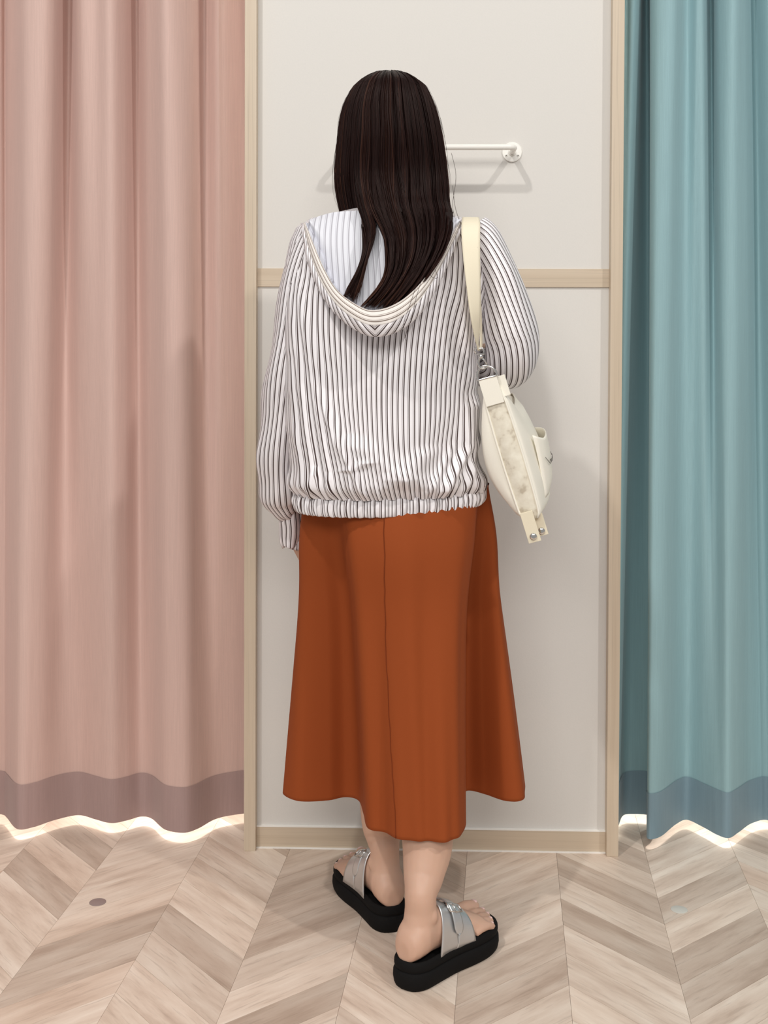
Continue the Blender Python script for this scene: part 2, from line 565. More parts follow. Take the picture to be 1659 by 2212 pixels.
blue_hem = [(1210, 0.08), (1300, 0.09), (1326, 0.075), (1340, 0.085), (1352, 0.15), (1378, 0.162), (1412, 0.155), (1428, 0.12), (1418, 0.06), (1407, 0.035), (1414, 0.022), (1436, 0.040), (1468, 0.10),
            (1494, 0.128), (1530, 0.09), (1560, 0.05), (1584, 0.034), (1604, 0.065), (1632, 0.12), (1670, 0.135), (1720, 0.06), (1780, 0.04), (1850, 0.12), (1930, 0.05), (2010, 0.12)]
blue_top = [(1210, 0.08), (1300, 0.09), (1338, 0.07), (1362, 0.05), (1377, 0.075), (1381, 0.12), (1388, 0.15), (1397, 0.14), (1398, 0.085), (1402, 0.05), (1420, 0.03), (1450, 0.03), (1478, 0.06),
            (1500, 0.04), (1515, 0.045), (1528, 0.10), (1545, 0.05), (1575, 0.025), (1600, 0.04), (1620, 0.09), (1650, 0.05), (1720, 0.03), (1800, 0.1), (1900, 0.04), (2000, 0.1)]
curtain('curtain', 'pale blue curtain with slate hem right of the partition', blue_hem, blue_top, HG, 0.100, M['blue'], M['slate'], 0.008)

# ------------------------------------------------------------------ hanging rail on the partition
rail_z = at(1106, 329, 0).z
rx1, rx0 = at(1106, 329, 0).x, at(748, 329, 0).x
rail = empty('wall_rail', (0.5 * (rx0 + rx1), 0, rail_z), 'white metal hanging rail screwed to the partition behind the head', 'rail')
m = Mesh()
R0, RY = 0.0062, -0.072
pts = [(rx0, -0.003, rail_z), (rx0, RY + 0.012, rail_z), (rx0 + 0.004, RY + 0.003, rail_z), (rx0 + 0.012, RY, rail_z),
       (rx1 - 0.012, RY, rail_z), (rx1 - 0.004, RY + 0.003, rail_z), (rx1, RY + 0.012, rail_z), (rx1, -0.003, rail_z)]
m.tube(pts, R0, 14)
m.build('bar', M['rail'], rail)
for x in (rx0, rx1):
    m = Mesh()
    ring = lambda r, y: [(x + r * math.cos(2*PI*k/28), y, rail_z + r * math.sin(2*PI*k/28)) for k in range(28)]
    m.rings([ring(0.0215, 0.0), ring(0.0215, -0.0025), ring(0.0205, -0.0034), ring(0.009, -0.0036), ring(0.008, -0.006)])
    pl = m.build('mounting_plate', M['rail'], rail, auto=40)
    for a in (90, 210, 330):
        sx, sz = x + 0.0148 * math.cos(math.radians(a)), rail_z + 0.0148 * math.sin(math.radians(a))
        ms = Mesh()
        rg = lambda r, y: [(sx + r * math.cos(2*PI*k/12), y, sz + r * math.sin(2*PI*k/12)) for k in range(12)]
        ms.rings([rg(0.0032, -0.0033), rg(0.0030, -0.0042), rg(0.0016, -0.0044)])
        sc = ms.build('screw', M['rail'], pl)
        sc.data.materials.append(M['screw'])
        sc.data.polygons[len(sc.data.polygons) - 1].material_index = 1

# ------------------------------------------------------------------ floor stickers
for px, py, mt, lab in ((211, 1949, 'sticker_a', 'small round grey sticker on the floor before the pink curtain'),
                        (1467, 1965, 'sticker_b', 'small round whitish sticker on the floor before the blue curtain')):
    c = at_z(px, py, 0)
    m = Mesh()
    rg = lambda r, z: [(c.x + r * math.cos(2*PI*k/28), c.y + r * math.sin(2*PI*k/28), z) for k in range(28)]
    m.rings([rg(0.0165, 0.0), rg(0.0165, 0.0006), rg(0.0158, 0.0009)])
    tag(m.build('floor_sticker', M[mt], loc=c), lab, 'sticker')

# ================================================================== the person
BY = -0.39                                           # depth of the body's middle
person = empty('person', at_z(868, 2040, 0), 'person with long dark hair in striped hooded jacket and rust skirt, seen from behind', 'person')

def Zrow(py): return at(862, py, BY).z
def Xcol(px): return at(px, 725, BY).x
PXM = Xcol(1000) - Xcol(999)                          # metres per pixel at the body

# ------------------------------------------------------------------ feet
FOOT = {}
def foot_frame(side, heel, ang):
    """heel: ground point under the heel's centre; ang: degrees turned out (right +)"""
    a = math.radians(ang)
    d = Vector((math.sin(a), math.cos(a), 0))
    lat = Vector((math.cos(a), -math.sin(a), 0)) * side     # towards the little toe
    FOOT[side] = (Vector((heel.x, heel.y, 0)), d, lat)
foot_frame(1, at_z(899, 2064, 0.045), 41)
foot_frame(-1, at_z(836, 1945, 0.045), -25)
SOLE = 0.044

FS = 0.95
def FP(side, s, l, z):
    o, d, lat = FOOT[side]
    s, l = s * FS, l * FS
    return o + d * s + lat * l + Vector((0, 0, z))

body = Mesh()
def ell_ring(c, u, v, a, b, n=20):
    return [c + u * (a * math.cos(2*PI*k/n)) + v * (b * math.sin(2*PI*k/n)) for k in range(n)]

def build_leg(side, hip, knee, calf, rc):
    o, d, lat = FOOT[side]
    up = Vector((0, 0, 1))
    ank = FP(side, 0.012, 0, SOLE + 0.075)
    pts = [hip, (Vector(hip) + Vector(knee)) / 2, knee, calf, (Vector(calf) * 0.45 + ank * 0.55), ank + Vector((0, 0, 0.03)), ank, FP(side, 0.004, 0, SOLE + 0.04)]
    rad = [0.060, 0.058, 0.050, rc, rc * 0.78, 0.0285, 0.0285, 0.029]
    t = np.linspace(0, 1, 40)
    P = cr([tuple(p) for p in pts], t); R = cr([(r,) for r in rad], t)[:, 0]
    body.tube([Vector(p) for p in P], list(R), 20)
    # ankle bones
    body.ball(FP(side, 0.018, 0.0215, SOLE + 0.071), (0.012, 0.012, 0.016))
    body.ball(FP(side, 0.024, -0.0215, SOLE + 0.076), (0.012, 0.012, 0.016))
    # heel and foot: sections along s
    secs = [(-0.036, 0, 0.013, 0.018, 0.022), (-0.031, 0, 0.024, 0.024, 0.027), (-0.017, 0, 0.031, 0.032, 0.035), (0.0, 0, 0.0335, 0.037, 0.041), (0.025, 0, 0.029, 0.040, 0.043),
            (0.055, 0.001, 0.030, 0.040, 0.042), (0.085, 0.002, 0.033, 0.033, 0.034), (0.115, 0.003, 0.038, 0.025, 0.026), (0.140, 0.004, 0.0415, 0.0185, 0.0195), (0.155, 0.005, 0.0415, 0.0155, 0.0165), (0.166, 0.005, 0.036, 0.012, 0.013)]
    rings = []
    for s, l0, w, hh, zc in secs:
        c = FP(side, s, l0, SOLE + zc - 0.003)
        rings.append([c + lat * (w * math.copysign(abs(math.cos(a))**0.85, math.cos(a))) + up * (hh * math.sin(a)) for a in [2*PI*k/20 for k in range(20)]])
    body.rings(rings)
    # five toes, big toe on the inner side
    toes = [(-0.028, 0.150, 0.209, 0.0122), (-0.0050, 0.152, 0.207, 0.0084), (0.0125, 0.149, 0.200, 0.0080), (0.0285, 0.143, 0.190, 0.0076), (0.0425, 0.134, 0.177, 0.0074)]
    for l, s0, s1, r in toes:
        sm = s0 + (s1 - s0) * 0.55
        body.tube([FP(side, s0 - 0.012, l * 0.98, SOLE + r + 0.004), FP(side, s0 + 0.006, l, SOLE + r + 0.0065), FP(side, sm, l, SOLE + r + 0.0055), FP(side, s1 - r * 0.6, l * 0.97, SOLE + r * 0.95), FP(side, s1, l * 0.96, SOLE + r * 0.85)],
                  [r, r * 1.02, r, r * 1.02, r * 0.55], 12)
        body.ball(FP(side, s1 - r * 0.55, l * 0.965, SOLE + r * 0.95), r * 1.05, 12, 8)

build_leg(1, at(895, 1130, -0.375), at(915, 1540, -0.42), tuple(at(924, 1790, -0.475)), 0.0475)
build_leg(-1, at(832, 1130, -0.37), at(822, 1540, -0.33), tuple(at(827, 1760, -0.315)), 0.043)

# trunk, neck, head
def trunk_ring(px0, px1, py, yc, b):
    c = Vector(((Xcol(px0) + Xcol(px1)) / 2, yc, Zrow(py))); a = (Xcol(px1) - Xcol(px0)) / 2
    return ell_ring(c, Vector((1, 0, 0)), Vector((0, 1, 0)), a, b, 24)
body.rings([trunk_ring(800, 915, 1230, -0.375, 0.05), trunk_ring(745, 985, 1190, -0.375, 0.075), trunk_ring(735, 990, 1120, -0.375, 0.080), trunk_ring(725, 1005, 950, -0.385, 0.085),
            trunk_ring(715, 1010, 780, -0.39, 0.09), trunk_ring(705, 1020, 640, -0.395, 0.092), trunk_ring(705, 1015, 550, -0.395, 0.06), trunk_ring(750, 965, 510, -0.395, 0.05),
            trunk_ring(800, 910, 478, -0.39, 0.05), trunk_ring(806, 904, 430, -0.38, 0.05), trunk_ring(812, 900, 380, -0.375, 0.05)])
HX, HYC = Xcol(853), -0.365
hz0, hz1 = Zrow(415), Zrow(168)
hzc = (hz0 + hz1) / 2
body.ball((HX, HYC - 0.004, hzc + 0.018), (0.066, 0.083, 0.084), 28, 20)
body.ball((HX, HYC + 0.018, hzc - 0.035), (0.062, 0.070, 0.078), 28, 20)
body.ball((HX, HYC + 0.045, hz0 + 0.022), (0.030, 0.030, 0.022), 16, 12)         # chin
body.tube([(HX, HYC + 0.082, hzc + 0.004), (HX, HYC + 0.097, hzc - 0.022), (HX, HYC + 0.104, hzc - 0.036), (HX, HYC + 0.086, hzc - 0.044)], [0.007, 0.0095, 0.012, 0.009], 10)   # nose
body.tube([(HX - 0.020, HYC + 0.080, hzc - 0.068), (HX, HYC + 0.089, hzc - 0.066), (HX + 0.020, HYC + 0.080, hzc - 0.068)], [0.004, 0.0075, 0.004], 10)   # lips
for sx in (-1, 1):
    body.ball((HX + sx * 0.078, HYC + 0.004, hzc - 0.02), (0.009, 0.018, 0.030), 12, 8)   # ears

# arms and hands
def build_hand(wrist, fwd, palm, side):
    """fwd: along the hand, palm: normal out of the palm; fingers curl towards the palm"""
    wrist = Vector(wrist); fwd = Vector(fwd).normalized(); palm = Vector(palm)
    palm = (palm - fwd * palm.dot(fwd)).normalized()
    lat = fwd.cross(palm) * side
    n = 16
    rings = []
    for s, w, h in ((-0.01, 0.023, 0.018), (0.02, 0.030, 0.015), (0.05, 0.037, 0.014), (0.078, 0.037, 0.012), (0.086, 0.034, 0.009)):
        c = wrist + fwd * s
        rings.append(ell_ring(c, lat, palm, w, h, n))
    body.rings(rings)
    for k, (l, ln, r) in enumerate(((0.027, 0.068, 0.0080), (0.009, 0.076, 0.0083), (-0.009, 0.071, 0.0080), (-0.026, 0.056, 0.0070))):
        p = wrist + fwd * 0.078 + lat * l
        path = [p - fwd * 0.012, p]; dirv = fwd.copy(); ang = 0.35 + 0.06 * k
        for seg, fr in enumerate((0.42, 0.32, 0.26)):
            dirv = (dirv * math.cos(ang) + palm * math.sin(ang)).normalized() if seg == 0 else (dirv * math.cos(0.5) + (palm - dirv * palm.dot(dirv)).normalized() * math.sin(0.5)).normalized()
            path.append(path[-1] + dirv * ln * fr)
        body.tube(path, [r, r * 1.05, r, r * 0.93, r * 0.75], 10)
        body.ball(path[-1], r * 0.78, 10, 8)
    p = wrist + fwd * 0.022 + lat * 0.024
    d1 = (fwd * 0.7 + lat * 0.6 + palm * 0.35).normalized(); d2 = (fwd * 0.9 + lat * 0.15 + palm * 0.45).normalized()
    path = [p - d1 * 0.01, p + d1 * 0.025, p + d1 * 0.042 + d2 * 0.012, p + d1 * 0.042 + d2 * 0.038]
    body.tube(path, [0.012, 0.0105, 0.0095, 0.0075], 10); body.ball(path[-1], 0.0078, 10, 8)

L_WR = at(632, 1146, -0.285)
body.tube([at(690, 530, -0.395), at(655, 660, -0.385), at(628, 830, -0.36), at(622, 1000, -0.32), L_WR], [0.048, 0.042, 0.037, 0.031, 0.023], 16)
build_hand(L_WR, at(652, 1190, -0.268) - L_WR, (0.9, 0.25, 0.1), -1)
R_SH, R_EL, R_WR = at(1035, 530, -0.395), at(1104, 762, -0.40), at(985, 778, -0.215)
body.tube([at(1020, 545, -0.395), at(1072, 650, -0.40), R_EL, at(1060, 775, -0.30), R_WR], [0.038, 0.038, 0.036, 0.032, 0.023], 16)
build_hand(R_WR, (-0.9, 0.25, 0.05), (0.2, 0.1, -0.9), 1)

bo = body.build('body', M['skin'], person)
md = bo.modifiers.new('join', 'REMESH'); md.mode = 'VOXEL'; md.voxel_size = 0.0030; md.use_smooth_shade = True
ms_ = bo.modifiers.new('soften', 'SMOOTH'); ms_.factor = 0.5; ms_.iterations = 4
dg = bpy.context.evaluated_depsgraph_get()
me2 = bpy.data.meshes.new_from_object(bo.evaluated_get(dg))
bo.modifiers.clear(); bo.data = me2
if not me2.materials: me2.materials.append(M['skin'])
# eyes and brows
for sx in (-1, 1):
    m = Mesh(); m.ball((HX + sx * 0.031, HYC + 0.073, hzc + 0.004), (0.0125, 0.0125, 0.010), 16, 10)
    m.build('eye', plain('eye_white' if sx < 0 else 'eye_white_', (0.75, 0.73, 0.70), 0.1), person)
# toenails
for side in (1, -1):
    for l, s1, r in ((-0.028, 0.209, 0.0122), (-0.0050, 0.207, 0.0084), (0.0125, 0.200, 0.0080), (0.0285, 0.190, 0.0076), (0.0425, 0.177, 0.0074)):
        m = Mesh()
        c = FP(side, s1 - r * 0.45, l * 0.965, SOLE + r * 1.75)
        m.ball(c, (r * 0.6, r * 0.6, r * 0.22), 10, 6)
        m.build('toenail', M['nail'], person)

# ------------------------------------------------------------------ sandals
def sole_outline(side, inset, z, n=64):
    """foot-shaped outline, inset towards the middle"""
    S = [(-0.043, 0.0), (-0.036, 0.024), (-0.012, 0.038), (0.03, 0.040), (0.075, 0.042), (0.12, 0.049), (0.155, 0.051), (0.185, 0.046), (0.207, 0.030), (0.217, 0.004),
         (0.218, -0.020), (0.207, -0.041), (0.18, -0.050), (0.14, -0.048), (0.095, -0.040), (0.05, -0.037), (0.01, -0.038), (-0.02, -0.034), (-0.038, -0.020), (-0.043, 0.0)]
    P = cr(S, np.linspace(0, 1, n + 1))[:-1]
    nx = np.roll(P, -1, 0) - np.roll(P, 1, 0)
    nrm = np.stack([nx[:, 1], -nx[:, 0]], -1); nrm /= np.linalg.norm(nrm, axis=1)[:, None]
    # make sure the normal points outward
    if ((P - P.mean(0)) * nrm).sum() < 0: nrm = -nrm
    P = P - nrm * inset
    out = []
    for s, l in P:
        zz = z(s) if callable(z) else z
        out.append(FP(side, s, l, zz))
    return out

def build_sandal(side):
    toe_up = lambda base: (lambda s: base + 0.10 * max(0, s - 0.15) ** 1.3)
    m = Mesh()
    m.rings([sole_outline(side, 0.010, toe_up(0.0004)), sole_outline(side, 0.003, toe_up(0.0012)), sole_outline(side, 0.0005, 0.006), sole_outline(side, -0.0015, 0.016),
             sole_outline(side, -0.001, 0.026), sole_outline(side, 0.0015, 0.0305), sole_outline(side, 0.004, 0.0315), sole_outline(side, 0.0015, 0.0335), sole_outline(side, 0.0005, 0.0390),
             sole_outline(side, 0.001, 0.0450), sole_outline(side, 0.003, 0.0490), sole_outline(side, 0.006, 0.0500), sole_outline(side, 0.009, 0.0485), sole_outline(side, 0.012, 0.0445), sole_outline(side, 0.020, 0.0425)])
    sa = m.build('sandal', M['foam'], person)
    sa['label'] = 'black platform sandal with silver buckled straps on the %s foot' % ('right' if side > 0 else 'left')
    # straps: bands arched over the instep
    def prof(s):
        w = float(interp(s, [0.01, 0.055, 0.085, 0.115, 0.140, 0.166, 0.18], [0.031, 0.031, 0.034, 0.039, 0.0425, 0.041, 0.040]))
        h = float(interp(s, [0.01, 0.055, 0.085, 0.115, 0.140, 0.166, 0.18], [0.092, 0.080, 0.068, 0.0525, 0.040, 0.030, 0.027]))
        return w + 0.004, h + 0.0025
    def band(name, sa_, sb_, a0, a1, lift, mat, parent, taper=None, ns=9, na=30, th=0.0022, round_end=False):
        """a: 0 = outer foot edge, 180 = inner; the band runs between s-ranges"""
        V = []
        for j in range(na):
            u = j / (na - 1)
            a = math.radians(a0 + (a1 - a0) * u)
            s0, s1 = sa_(math.degrees(a)), sb_(math.degrees(a))
            if round_end and u > 0.86:
                k = math.sqrt(max(0, 1 - ((u - 0.86) / 0.14) ** 2)) * 0.5
                mid = (s0 + s1) / 2; hw = (s1 - s0)
                s0, s1 = mid - hw * k, mid + hw * k
            for i in range(ns):
                s = s0 + (s1 - s0) * i / (ns - 1)
                w, h = prof(s)
                l = (w + lift) * math.copysign(abs(math.cos(a)) ** 0.8, math.cos(a)) + 0.003
                z = (h + lift) * abs(math.sin(a)) ** 0.85
                V.append(FP(side, s, l, SOLE - 0.004 + z))
        o = mesh_obj(name, np.array([tuple(v) for v in V]), grid_faces(na, ns), mat, parent)
        sm = o.modifiers.new('thickness', 'SOLIDIFY'); sm.thickness = th; sm.offset = 1
        return o
    lin = lambda a, b, c: (lambda d: a + (b - a) * math.sin(math.radians(d)) ** 0.9 + c * d / 180)
    band('strap', lin(0.024, 0.044, 0.0), lin(0.078, 0.066, 0.0), 2, 178, 0.0012, M['silver'], sa)
    band('strap', lin(0.068, 0.092, -0.004), lin(0.118, 0.113, -0.004), 2, 178, 0.0012, M['silver'], sa)
    band('buckle_tongue', lin(0.060, 0.066, 0), lin(0.082, 0.088, 0), 118, 18, 0.0045, M['silver'], sa, round_end=True)
    # buckle frame around the tongue
    m = Mesh()
    def bp(s, deg, lift):
        w, h = prof(s); a = math.radians(deg)
        return FP(side, s, (w + lift) * abs(math.cos(a)) ** 0.8 + 0.003, SOLE - 0.004 + (h + lift) * math.sin(a) ** 0.85)
    L = 0.0075
    c0 = 0.076
    loop = [bp(c0 + d, g, L) for d, g in ((-0.016, 54), (0, 53), (0.016, 54), (0.017, 62), (0.017, 70), (0, 71), (-0.016, 70), (-0.017, 62), (-0.016, 54), (0, 53))]
    m.tube(loop, 0.0016, 8)
    m.tube([bp(c0, 71, L), bp(c0, 62, L + 0.001), bp(c0, 50, L)], 0.0012, 8)
    m.build('buckle', M['steel'], sa)
    return sa
build_sandal(1); build_sandal(-1)

# ------------------------------------------------------------------ skirt
HEM_Z = 0.244
def build_skirt():
    C = [(-130, 690, 2.46), (-115, 632, 2.41), (-100, 613, 2.335), (-86, 620, 2.288), (-73, 655, 2.266), (-60, 705, 2.270), (-50, 750, 2.292), (-44, 776, 2.275), (-39, 786, 2.21), (-32, 797, 2.145), (-16, 838, 2.118), (0, 880, 2.098),
         (20, 925, 2.090), (42, 972, 2.098), (58, 999, 2.120), (66, 1010, 2.165), (71, 1000, 2.25), (75, 1000, 2.33), (82, 1044, 2.315), (90, 1093, 2.283), (97, 1125, 2.283), (105, 1137, 2.315), (120, 1118, 2.40),
         (135, 1060, 2.46), (155, 980, 2.43), (180, 870, 2.47), (205, 760, 2.43)]
    C = C + [(C[0][0] + 360, C[0][1], C[0][2])]
    K = []
    for a, px, Z in C:
        y = zy(Z); x = at(px, 1780, y).x
        K.append((a, x, y))
    K = np.array(K)
    # periodic Catmull-Rom
    n, rows = 520, 90
    ext = np.vstack([K[-3:-1] - [360, 0, 0], K, K[1:3] + [360, 0, 0]])
    t = np.linspace(2, 2 + len(K) - 1, n + 1)[:-1] / (len(ext) - 1)
    R = cr(ext, t)
    ang = np.radians(R[:, 0]); hem = R[:, 1:]
    xw0, xw1 = Xcol(662), Xcol(1060)
    xc, a, yc, b = (xw0 + xw1) / 2, (xw1 - xw0) / 2, -0.368, 0.125
    ztop = Zrow(1050)
    waist = np.stack([xc + a * np.sin(ang), yc - b * np.cos(ang) + 0.16 * a * np.sin(ang)], -1)
    hx0, hx1 = hem[:, 0].min(), hem[:, 0].max()
    smooth_hem = np.stack([(hx0 + hx1) / 2 + (hx1 - hx0) / 2 * np.sin(ang), -0.355 - 0.165 * np.cos(ang)], -1)
    tg = np.roll(hem, -1, 0) - np.roll(hem, 1, 0); tg /= np.linalg.norm(tg, axis=1)[:, None]
    inw = np.stack([-tg[:, 1], tg[:, 0]], -1)
    if (inw * (hem.mean(0) - hem)).sum() < 0: inw = -inw
    V = []
    for i in range(rows):
        t = i / (rows - 1)
        z = ztop + (HEM_Z - ztop) * t
        g = t ** 0.92
        P = waist * (1 - g) + smooth_hem * g + (hem - smooth_hem) * t ** 0.58
        # hips: a little fuller just under the jacket
        hip = 0.012 * math.exp(-((t - 0.16) / 0.13) ** 2)
        P = P + hip * np.stack([np.sin(ang) * 0.6, -np.cos(ang)], -1)
        # long soft drapes
        w = np.stack([np.sin(ang), -np.cos(ang)], -1)
        amp = 0.004 * np.sin(ang * 9 + 0.8 + t * 1.2) * min(1, t * 2.2) + 0.0025 * np.sin(ang * 17 - t * 2.0) * t
        P = P + w * amp[:, None]
        V.append(np.column_stack([P, np.full(n, z)]))
    # turned-up hem
    last = V[-1][:, :2]
    V.append(np.column_stack([last + inw * 0.0012, np.full(n, HEM_Z - 0.0006)]))
    V.append(np.column_stack([last + inw * 0.0024, np.full(n, HEM_Z + 0.004)]))
    V = np.concatenate(V)
    o = mesh_obj('skirt', V, grid_faces(rows + 2, n, wrap_v=True), M['skirt'], person)
    o['label'] = 'rust brown flared midi skirt'
    # centre back seam and stitched hem line lying on the cloth
    G = V.reshape(rows + 2, n, 3)
    col = int(np.argmin(np.abs(np.degrees(ang) - (-10))))
    m = Mesh()
    nrm = np.array([0, -1, 0])
    path = []
    for i in list(range(4, rows, 3)) + [rows - 1]:
        t = i / (rows - 1)
        want = float(interp(t, [0, 0.45, 1.0], [829, 834, 856]))
        row = G[i]
        back = row[:, 1] < -0.40
        pj = np.array([(px_of(p)) for p in row[back]])
        k = int(np.argmin(np.abs(pj - want)))
        path.append(Vector(row[back][k] + nrm * 0.0002))
    m.tube(path, 0.0010, 6)
    m.build('seam', M['seam'], o)
    return o

def px_of(p):
    v = CAM_R.transposed() @ (Vector(p) - CAM_LOC)
    return PPX + F_PX * v.x / (-v.z)
build_skirt()

# ------------------------------------------------------------------ striped jacket
PERIOD = 0.0103
T_PY = [446, 460, 473, 487, 510, 550, 600, 680, 780, 880, 960, 1020, 1048, 1062]
T_L = [800, 738, 694, 660, 643, 631, 626, 624, 627, 631, 636, 641, 645, 652]
T_R = [908, 962, 1012, 1050, 1070, 1082, 1080, 1062, 1046, 1040, 1043, 1053, 1060, 1060]
T_YC = [-.385, -.39, -.395, -.40, -.40, -.40, -.40, -.40, -.395, -.39, -.385, -.378, -.373, -.370]
T_B = [.046, .058, .070, .080, .088, .096, .105, .120, .132, .138, .143, .147, .143, .136]

def torso_pos(phi, py):
    """phi: 0 = middle of the back, + towards her right (picture right)"""
    xl, xr = interp(py, T_PY, T_L), interp(py, T_PY, T_R)
    yc, b = interp(py, T_PY, T_YC), interp(py, T_PY, T_B)
    x0, x1 = Xcol(0) + xl * PXM, Xcol(0) + xr * PXM
    a, xc = (x1 - x0) / 2, (x0 + x1) / 2
    s, c = np.sin(phi), np.cos(phi)
    e = 0.86
    X = xc + a * np.sign(s) * np.abs(s) ** e
    Y = yc - b * np.sign(c) * np.abs(c) ** e
    w = np.clip((py - 560) / 480, 0, 1)
    Y = Y + 0.20 * (X - xc) * w
    return X, Y, s, c

# ridges (px0, py0, px1, py1, width px, height m) seen on the back of the jacket
RIDGES = [(640, 640, 700, 1060, 9, .0045), (664, 640, 735, 1060, 10, .005), (690, 720, 765, 1065, 8, .004), (716, 860, 790, 1065, 7, .005), (742, 900, 806, 1068, 8, .007),
          (760, 960, 818, 1066, 6, .005), (660, 930, 672, 1060, 7, .004), (1032, 860, 1018, 960, 16, .010), (1018, 960, 962, 1060, 13, .012), (990, 960, 935, 1062, 9, .005), (1000, 1020, 985, 1066, 6, .006),
          (1040, 940, 1012, 1066, 7, .006), (1030, 1000, 1040, 1064, 6, .005), (880, 1000, 905, 1062, 9, .004), (850, 1010, 838, 1064, 8, .004), (700, 1000, 696, 1062, 6, .005), (730, 1010, 735, 1064, 6, .005),
          (812, 980, 770, 1000, 20, .004), (640, 720, 655, 960, 8, .004), (1000, 620, 1032, 850, 16, .005), (780, 940, 900, 1030, 40, .007), (880, 1030, 940, 960, 30, .006)]

def build_jacket():
    n, rows = 360, 170
    pys = np.concatenate([np.linspace(446, 560, 40), np.linspace(563, 980, 70), np.linspace(982, 1062, 60)])
    phi0 = np.linspace(-PI, PI, n + 1)[:-1]
    V, U = [], []
    ref_x = (np.sin(phi0))
    for py in pys:
        t = np.clip((py - 640) / 420, 0, 1)
        # cloth drawn towards the gathered hem: stripes lean in from both sides
        lean = 0.22 * np.exp(-((phi0 + 0.75) / 0.62) ** 2) * t ** 1.2 - 0.24 * np.exp(-((phi0 - 0.80) / 0.35) ** 2) * np.clip((py - 860) / 200, 0, 1) ** 1.5
        lean = lean - 0.05 * np.exp(-((phi0 - 0.0) / 0.4) ** 2) * t
        phi = phi0 + lean
        X, Y, s, c = torso_pos(phi, np.full(n, py))
        z = Zrow(py)
        back = np.clip(c * 3, 0, 1)
        # picture position for the ridges
        k = (Y - CAM_LOC.y) / (BY - CAM_LOC.y)
        px = (X - Xcol(0)) / PXM
        pxs = PPX + (px - PPX) / k
        off = np.zeros(n)
        for x0, y0, x1, y1, w, h in RIDGES:
            u = (py - y0) / (y1 - y0) if y1 != y0 else 0
            if -0.15 < u < 1.15:
                xm = x0 + (x1 - x0) * u
                e = np.clip(min(u + 0.15, 1.15 - u) / 0.3, 0, 1)
                off += 1.35 * h * e * np.exp(-((pxs - xm) / w) ** 2)
        # gathers above the elastic
        g = np.clip((py - 985) / 77, 0, 1) ** 1.6
        off += g * (0.0035 * np.sin(phi0 * 37 + 1.5 * np.sin(phi0 * 5)) + 0.002 * np.sin(phi0 * 61 + 0.7))
        # blousing over the band
        off += 0.006 * np.exp(-((py - 1035) / 22) ** 2)
        nzv = np.array([noise.noise((math.sin(a) * 2.2, math.cos(a) * 2.2, py / 95.0)) for a in phi0])
        off += 0.004 * nzv * np.clip((py - 520) / 120, 0, 1)
        Xo = X + s * off; Yo = Y - c * off
        V.append(np.stack([Xo, Yo, np.full(n, z)], -1))
        U.append(np.stack([np.zeros(n), np.full(n, (446 - py) * PXM / PERIOD)], -1))
    # stripe coordinate: distance across the cloth, taken at the chest and carried down the columns
    X, Y, _, _ = torso_pos(phi0, np.full(n, 700.0))
    d = np.hypot(np.diff(X, append=X[:1]), np.diff(Y, append=Y[:1]))
    u = np.concatenate([[0], np.cumsum(d)[:-1]]) / PERIOD
    tot = d.sum() / PERIOD
    u = u * (round(tot) / tot)
    V = np.concatenate(V)
    # open the seam of the UV ring by doubling the first column
    G = V.reshape(rows, n, 3)
    G = np.concatenate([G, G[:, :1]], 1)
    uu = np.concatenate([u, [round(tot)]])
    UV = np.stack([np.broadcast_to(uu, (rows, n + 1)), np.broadcast_to(np.array([q[0, 1] for q in U])[:, None], (rows, n + 1))], -1)
    o = mesh_obj('jacket', G.reshape(-1, 3), grid_faces(rows, n + 1), M['stripe'], person, uv=UV.reshape(-1, 2))
    o['label'] = 'white hooded jacket with brown pinstripes'
    # elastic hem band
    rws = 26
    V, UVb = [], []
    nb = 720
    ph = np.linspace(-PI, PI, nb + 1)
    for i in range(rws):
        t = i / (rws - 1)
        py = 1058 + t * 40
        lean = 0.0
        X, Y, s, c = torso_pos(ph + lean * 0.9, np.full(nb + 1, 1062.0))
        bul = 0.0055 * math.sin(PI * min(1, max(0, t))) ** 0.6
        rip = (0.0016 * np.sin(ph * 62 + 2 * np.sin(ph * 7)) + 0.0006 * np.sin(ph * 113 + 3)) * (0.4 + 0.6 * math.sin(PI * t))
        rip = rip * (1 - 0.45 * t * t) + 0.0005 * np.sin(ph * 90 + t * 7)
        z = Zrow(py) + 0.008 * np.clip(np.sin(ph), 0, 1) ** 3 + 0.0006 * np.sin(ph * 62 + 1.0) * t
        V.append(np.stack([X + s * (bul + rip), Y - c * (bul + rip), z], -1))
        UVb.append(np.stack([np.interp(ph, np.linspace(-PI, PI, n + 1), uu) * 1.3 + 0.3 * np.sin(ph * 40), np.full(nb + 1, t * 4)], -1))
    V.append(V[-1] * [1, 1, 1] + np.stack([-np.sin(ph) * 0.006, np.cos(ph) * 0.006, np.full(nb + 1, 0.004)], -1)); UVb.append(UVb[-1])
    mesh_obj('hem_band', np.concatenate(V), grid_faces(rws + 1, nb + 1), M['stripe'], o, uv=np.concatenate(UVb))
    return o
jacket = build_jacket()

